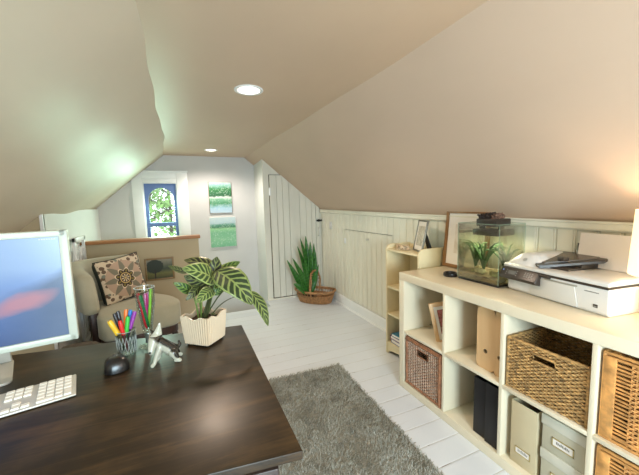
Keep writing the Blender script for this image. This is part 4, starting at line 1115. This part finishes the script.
# ------------------------------------------------------------------ desk things
# monitor
t = thing('monitor', 'white framed computer monitor showing a blurred blue mountain picture', 'monitor', (-.587, 1.2085, DZT), .175)
MW, MH, MB_ = .25, .360, .083
b = B(); bz = .024
b.box(-MW, -MW+bz, -.006, .03, MB_, MB_+MH, .004); b.box(MW-bz, MW, -.006, .03, MB_, MB_+MH, .004); b.box(-MW+.004, MW-.004, -.006, .03, MB_, MB_+.021, .004); b.box(-MW+.004, MW-.004, -.006, .03, MB_+MH-.020, MB_+MH, .004)
b.box(-MW+.003, MW-.003, .004, .034, MB_+.003, MB_+MH-.003, .004); part('bezel', b, M['bezel'], t)
def screen_mat():
    g = G('lit_screen'); o = g.xyz(g.obj()); x, z = o[0], o[2]; nz = g.noise(g.map(g.obj(), (1, 1, 2.5)), 7, 3, .5)
    zz = g.math('ADD', z, g.math('MULTIPLY_ADD', nz, .05, -.025))
    c = g.ramp(g.math('DIVIDE', g.math('SUBTRACT', zz, .10), .33), [(.0, (62, 88, 140)), (.22, (84, 118, 178)), (.42, (116, 146, 198)), (.55, (124, 160, 214)), (.72, (150, 184, 226)), (1, (158, 192, 232))])
    # hazy slope and a salmon lit peak, both soft edged
    e = g.math('SUBTRACT', g.math('MULTIPLY_ADD', g.math('SUBTRACT', x, .10), .55, .265), zz); sm = g.math('MULTIPLY', e, 25, clamp=True)
    c = g.mix(g.math('MULTIPLY', sm, g.math('MULTIPLY', g.math('SUBTRACT', x, .02), 6, clamp=True)), c, lin((92, 116, 150)))
    rx = g.math('DIVIDE', g.math('SUBTRACT', x, .128), .085); rz_ = g.math('DIVIDE', g.math('SUBTRACT', g.math('SUBTRACT', zz, .226), g.math('MULTIPLY', g.math('SUBTRACT', x, .128), .28)), .030)
    rr = g.math('ADD', g.math('POWER', rx, 2), g.math('POWER', rz_, 2)); k = g.math('SUBTRACT', 1.15, rr, clamp=True)
    c = g.mix(g.math('MULTIPLY', k, .8), c, lin((196, 140, 150)))
    g.set(color=(0.01, 0.01, .012), rough=.25, spec=.4); g.put(g.b.inputs['Emission Color'], c); g.b.inputs['Emission Strength'].default_value = 1.0; return g.m
b = B(); b.box(-MW+bz, MW-bz, -.0005, .003, MB_+.021, MB_+MH-.020); sc_ = part('screen', b, screen_mat(), t)
b = B()
for i in range(7): b.box(MW-bz-.048+i*.006, MW-bz-.044+i*.006, -.0012, -.0004, MB_+MH-.027, MB_+MH-.0245)
part('menu_icons', b, emit('menu_icon_white', (236, 240, 246), 1.0), sc_)
b = B()
b.prism(rpoly([(-.088, -.045), (.088, -.045), (.056, .15), (-.056, .15)], [.03, .03, .01, .01]), 'z', 0, .007, .001); part('stand_foot', b, M['alu'], t)
b = B(); b.prism([(.135, .006), (.15, .006), (.125, .08), (.052, .20), (.034, .20), (.034, .17), (.112, .072)], 'x', -.054, .054, .003); part('stand_neck', b, M['alu'], t)

# keyboard: right end at the measured corner, turned like the monitor
t = thing('keyboard', 'slim white computer keyboard in front of the monitor', 'keyboard', (-.298, 1.020, DZT), .235)
KW_, KD = .432, .120
b = B(); b.prism([(0, .002), (KD, .002), (KD, .013), (0, .007)], 'x', -KW_, 0, .0018); part('key_tray', b, M['alu'], t)
nk = [0]
def key(x, y, w, dpt=.0158):
    b = B(); z = .006+.006*y/KD
    b.box(x+.0011, x+w-.0011, y+.0011, y+dpt-.0011, z, z+.0055, .0012, 1); k = part('key', b, M['key'], t, 30); nk[0] += 1
u = .0188; r0 = .008; rows = [r0+.0182*i for i in range(6)]
X = -.009-4*u
for i in range(6):
    for j in range(4):
        if i == 0 and j == 0: key(X, rows[0], 2*u, .0168); continue
        if i == 0 and j == 1: continue
        if j == 3 and i == 1: continue
        if j == 3 and i == 0: key(X+3*u, rows[0], u, .035); continue
        key(X+j*u, rows[i], u, .0168)
X2 = X-.011-3*u
for j in range(3):
    key(X2+j*u, rows[0], u, .0168)
    for i in (3, 4, 5): key(X2+j*u, rows[i], u, .0168)
key(X2+u, rows[1], u, .0168)
X3 = X2-.011
for i in range(6):
    x = X3
    ws = [1.25, 1.25, 1, 6, 1, 1.25, 1.0] if i == 0 else [2.2]+[1]*10 if i == 1 else [1.75]+[1]*11 if i == 2 else [1.5]+[1]*11 if i == 3 else [1.6]+[1]*11 if i == 4 else [1.05]*12
    for w_ in ws:
        if x-w_*u < -KW_+.006: w_ = (x+KW_-.006)/u
        if w_ < .4: break
        x -= w_*u; key(x, rows[i], w_*u, .0168)

# mouse
t = thing('computer_mouse', 'black wireless computer mouse on the desk in front of the pen tumbler', 'mouse', (-.226, 1.156, DZT), .25)
def mouse_pt(s, q):
    a = 2*PI*s; w_ = .031*(1-.12*math.cos(a)*0); x = math.cos(a); y = math.sin(a)
    sx_ = math.copysign(abs(x)**.6, x)*.035*(1-.16*y-.10*(abs(y) < .4)*1); sy_ = math.copysign(abs(y)**.8, y)*.052
    h_ = math.sin(q*PI/2); rr = math.cos(q*PI/2)**.55
    return (sx_*rr, sy_*rr, .002+h_*(.037-.010*(sy_*rr/.052)))
b = B(); b.grid(mouse_pt, 40, 12, closed_u=True); b.lathe([(0, 0), (.028, 0), (.029, .004)], 30, sy=1.6); part('mouse_shell', b, M['black_plastic'], t, 70)
b = B(); b.lathe([(.006, -.003), (.0085, -.003), (.0085, .003), (.006, .003)], 18, M=Matrix.Translation((0, .026, .029)) @ Matrix.Rotation(PI/2, 4, 'Y')); part('scroll_wheel', b, M['grey_mark'], t)
b = B(); b.tube([(-.006, -.006, .0405), (-.002, -.002, .0405), (.002, -.006, .0408), (.007, -.001, .0405)], .0012, 5); part('silver_emblem', b, M['grey_chip'], t)

# glass tumbler with pens
TX, TY = -.208, 1.252
t = thing('glass_tumbler', 'short cut glass tumbler full of coloured pens on the desk', 'glass', (TX, TY, DZT))
def tumbler(s, q): pass
prof = [(.0, .0), (.026, .0), (.0285, .006), (.0315, .085), (.0300, .086), (.0275, .012), (0, .010)]
b = B(); b.lathe(prof, 36); part('glass_body', b, M['glass'], t)
b = B()
for k in range(18):
    a = 2*PI*k/18; r0_, r1_ = .0285, .0308
    for s in (1, -1): b.tube([(r0_*math.cos(a), r0_*math.sin(a), .008), (.030*math.cos(a+s*.17), .030*math.sin(a+s*.17), .038), (r1_*math.cos(a+s*.35), r1_*math.sin(a+s*.35), .068)], .0009, 4)
b.tube([(.0312*math.cos(2*PI*k/36), .0312*math.sin(2*PI*k/36), .0855) for k in range(36)], .0011, 5, closed=True)
part('cut_pattern', b, mat('glass_cut_edges', (176, 180, 174), .1, coat=.5), t)
def pen(label, c, base, tip, r, group, cap=.35):
    base, tip = Vector(base), Vector(tip); d = tip-base; L = d.length
    q = d.to_track_quat('Z', 'Y')
    o = bpy.data.objects.new('pen', None); COL.objects.link(o); o.location = base; o.rotation_mode = 'QUATERNION'; o.rotation_quaternion = q; tag(o, label, 'pen', group)
    mm = mat('pen_colour_'+label.split()[0], c, .35, var=.03); bb = L*(1-cap)
    b = B(); b.lathe([(0, 0), (r*.3, 0), (r*.8, .012), (r*.85, bb), (0, bb)], 12); part('barrel', b, mm if cap < .3 else mat('pen_barrel_'+label.split()[0], tuple(x*.3+14 for x in c), .4), o)
    b = B(); b.lathe([(0, bb-.002), (r, bb-.002), (r, L-.008), (r*.8, L), (0, L)], 12); cp_ = part('cap', b, mm, o)
    b = B(); b.box(r*.8, r*1.35, -.0016, .0016, L-.042, L-.004, .0005); part('clip', b, mm, cp_)
    return o
G1 = 'pens in the short tumbler'
for lab, c, (bx, by), (tx, ty, tz_) in (
        ('yellow fat highlighter leaning left in the short tumbler', (236, 190, 48), (.008, -.010), (-.041, -.016, .131)),
        ('black pen behind the yellow highlighter in the short tumbler', (34, 32, 34), (.004, .008), (-.030, .010, .147)),
        ('dark grey pen beside the black one in the short tumbler', (54, 52, 56), (-.004, .014), (-.021, .020, .150)),
        ('red capped pen at front centre of the short tumbler', (222, 48, 44), (.006, -.016), (-.010, -.022, .128)),
        ('orange capped pen at the back of the short tumbler', (232, 118, 40), (-.008, .006), (.006, .012, .155)),
        ('green capped pen at front right of the short tumbler', (66, 186, 70), (-.006, -.014), (.014, -.016, .137)),
        ('blue capped pen at back right of the short tumbler', (48, 118, 190), (-.010, .012), (.020, .010, .152)),
        ('purple capped pen leaning right in the short tumbler', (150, 62, 160), (-.012, .000), (.034, .002, .147))):
    pen(lab, c, (TX+bx, TY+by, DZT+.0125), (TX+tx, TY+ty, DZT+tz_), .0085 if 'fat' in lab else .0068, G1, .42)
# pilsner glass with pens
PX, PY = -.144, 1.292
t = thing('pilsner_glass', 'tall footed pilsner glass holding long coloured pens on the desk', 'glass', (PX, PY, DZT))
b = B(); b.lathe([(0, 0), (.033, 0), (.034, .003), (.020, .008), (.011, .013), (.010, .034), (.014, .044), (.017, .058), (.030, .15), (.034, .220), (.0325, .220), (.0285, .15), (.0155, .062), (0, .056)], 36); part('glass_body', b, M['glass'], t)
b = B()
for rr_, z in ((.0333, .220),): b.tube([(rr_*math.cos(2*PI*k/36), rr_*math.sin(2*PI*k/36), z) for k in range(36)], .0011, 5, closed=True)
part('glass_rim', b, mat('bright_glass_rim', (206, 210, 206), .1, coat=.5), t)
b = B(); b.lathe([(0, .012), (.0095, .013), (.009, .033), (.012, .043), (.010, .052), (0, .053)], 20); part('solid_stem', b, mat('silvery_glass_stem', (150, 152, 146), .12, .5), t)
G2 = 'pens in the tall pilsner glass'
for lab, c, (bx, by), (tx, ty, tz_) in (
        ('crimson long pen at the left of the pilsner glass', (214, 44, 52), (-.003, -.003), (-.022, -.010, .203)),
        ('emerald dark green pen in front in the pilsner glass', (22, 112, 62), (.005, -.006), (-.013, -.018, .196)),
        ('magenta long pen in the middle of the pilsner glass', (190, 48, 120), (.0, .002), (.002, -.006, .198)),
        ('plum coloured pen right of the magenta one in the pilsner glass', (136, 56, 112), (.004, .003), (.010, .004, .200)),
        ('lime green pen at the right of the pilsner glass', (150, 206, 66), (.003, .0), (.022, -.004, .212))):
    pen(lab, c, (PX+bx, PY+by, DZT+.0675), (PX+tx, PY+ty, DZT+tz_), .0062, G2, .2)

# ceramic dog
t = thing('dog_figurine', 'small black and white glazed ceramic dog figurine beside the plant pot', 'figurine', (-.082, 1.128, DZT), .05)
b = B()
def limb(pts, rs): 
    P_ = [Vector(p) for p in pts]
    for (p, r), (q, s) in zip(zip(P_, rs), list(zip(P_, rs))[1:]):
        n_ = max(2, int((q-p).length/.003))
        for i in range(n_+1):
            f = i/n_; b.ball(p.lerp(q, f), r+(s-r)*f, 2)
limb([(.022, .004, .034), (.004, .0, .052), (-.014, -.004, .072), (-.024, -.006, .086)], [.0215, .0205, .018, .015])      # trunk and neck
limb([(-.024, -.008, .090), (-.030, -.016, .082), (-.037, -.026, .062), (-.039, -.030, .053)], [.0185, .0165, .0105, .0088])              # head and muzzle
limb([(-.014, -.012, .056), (-.026, -.018, .028), (-.032, -.022, .010), (-.038, -.026, .006)], [.011, .0075, .006, .0065])
limb([(-.006, .012, .052), (-.016, .018, .026), (-.020, .018, .008), (-.026, .014, .006)], [.010, .0072, .006, .0065])
limb([(.024, -.014, .030), (.034, -.020, .014), (.030, -.022, .007), (.042, -.026, .006)], [.015, .009, .0065, .0068])
limb([(.026, .018, .030), (.038, .022, .014), (.036, .022, .007), (.047, .018, .006)], [.015, .009, .0065, .0068])
limb([(.036, .004, .038), (.046, .008, .046), (.044, .010, .056)], [.008, .006, .004])
def ear(c, tip, w_):
    c, tip = Vector(c), Vector(tip); m = 12
    for i in range(m+1): f = i/m; b.ball(c.lerp(tip, f), w_*(1-.82*f)+.001, 2, (1, .55, 1))
ear((-.018, -.010, .098), (-.008, -.012, .136), .0145); ear((-.032, .004, .092), (-.036, .010, .112), .011)
def dog_mat():
    g = G('glazed_dog'); v = g.obj(); o = g.xyz(v); nz = g.noise(v, 28, 2, .5)
    s = g.math('ADD', g.math('MULTIPLY', o[0], .75), g.math('MULTIPLY_ADD', o[2], .66, -.036))
    s = g.math('ADD', s, g.math('MULTIPLY_ADD', nz, .03, -.015))
    k = g.math('MULTIPLY', s, 160, clamp=True)
    inner_ear = g.math('MULTIPLY', g.math('GREATER_THAN', o[2], .098), g.math('LESS_THAN', o[1], -.0125)); k = g.math('MULTIPLY', k, g.math('SUBTRACT', 1, inner_ear))
    low = g.math('LESS_THAN', o[2], .014); k = g.math('MULTIPLY', k, g.math('SUBTRACT', 1, low))
    g.set(color=g.mix(k, lin((180, 177, 160)), lin((32, 29, 26))), rough=.14, coat=.6); return g.m
o = part('dog_body', b, dog_mat(), t, 0)
m = o.modifiers.new('remesh', 'REMESH'); m.mode = 'VOXEL'; m.voxel_size = .0016; m.use_smooth_shade = True
m = o.modifiers.new('smooth', 'SMOOTH'); m.iterations = 4; m.factor = .5
b = B(); b.ball((-.041, -.036, .054), .0048, 2, (1, .8, .8)); part('nose', b, M['black_plastic'], t)
b = B()
b.ball((-.040, -.020, .087), .0026, 2); b.ball((-.024, -.026, .086), .0026, 2); part('eyes', b, M['black_plastic'], t)

# ------------------------------------------------------------------ daylight, lamps and added fill lights
def area(name, loc, rot, sx_, sy_, energy, c):
    ld = bpy.data.lights.new(name, 'AREA'); ld.shape = 'RECTANGLE'; ld.size = sx_; ld.size_y = sy_; ld.energy = energy; ld.color = c
    o = bpy.data.objects.new(name, ld); COL.objects.link(o); o.location = loc; o.rotation_euler = rot; return o
area('daylight_front_window', (.25, YF+.02, 1.10), (PI/2-.42, 0, 0), .95, 1.05, 94, (.67, .88, 1.0))
area('daylight_back_window', (-.23, YB+.10, 1.0), (-PI/2+.25, 0, 0), .34, 1.05, 14, (.62, 1.0, .78))
wl = bpy.data.lights.new('added_warm_fill', 'POINT'); wl.energy = 12; wl.color = (1, .64, .44); wl.shadow_soft_size = .12  # added warm fill behind the camera for the near ceiling, no lamp stands there
wo = bpy.data.objects.new('added_warm_fill', wl); COL.objects.link(wo); wo.location = (.75, -.75, 1.25)
hl = area('added_tank_fill', (AX+.105, acy-.01, TZ+.258), (0, 0, 0), .10, .14, 1.1, (1, .93, .74))  # fill added under the filter hood to brighten the tank inside
pl = bpy.data.lights.new('shade_light', 'POINT'); pl.energy = 2.8; pl.color = (1, .76, .54); pl.shadow_soft_size = .03
po = bpy.data.objects.new('shade_light', pl); COL.objects.link(po); po.location = (1.56, .518, TZ+.31)
wd = bpy.data.worlds.new('sky'); SC.world = wd; wd.use_nodes = True
bg = wd.node_tree.nodes['Background']; bg.inputs[0].default_value = (.86, .95, 1.0, 1); bg.inputs[1].default_value = 3.2

SC.view_settings.view_transform = 'Standard'; SC.view_settings.look = 'None'
SC.view_settings.gamma = 1; SC.view_settings.use_curve_mapping = False
SC.view_settings.exposure = 0.14
SC.cycles.use_denoising = True
SC.cycles.max_bounces = 8; SC.cycles.transparent_max_bounces = 16
SC.cycles.sample_clamp_indirect = 8
SC.cycles.caustics_reflective = False; SC.cycles.caustics_refractive = False
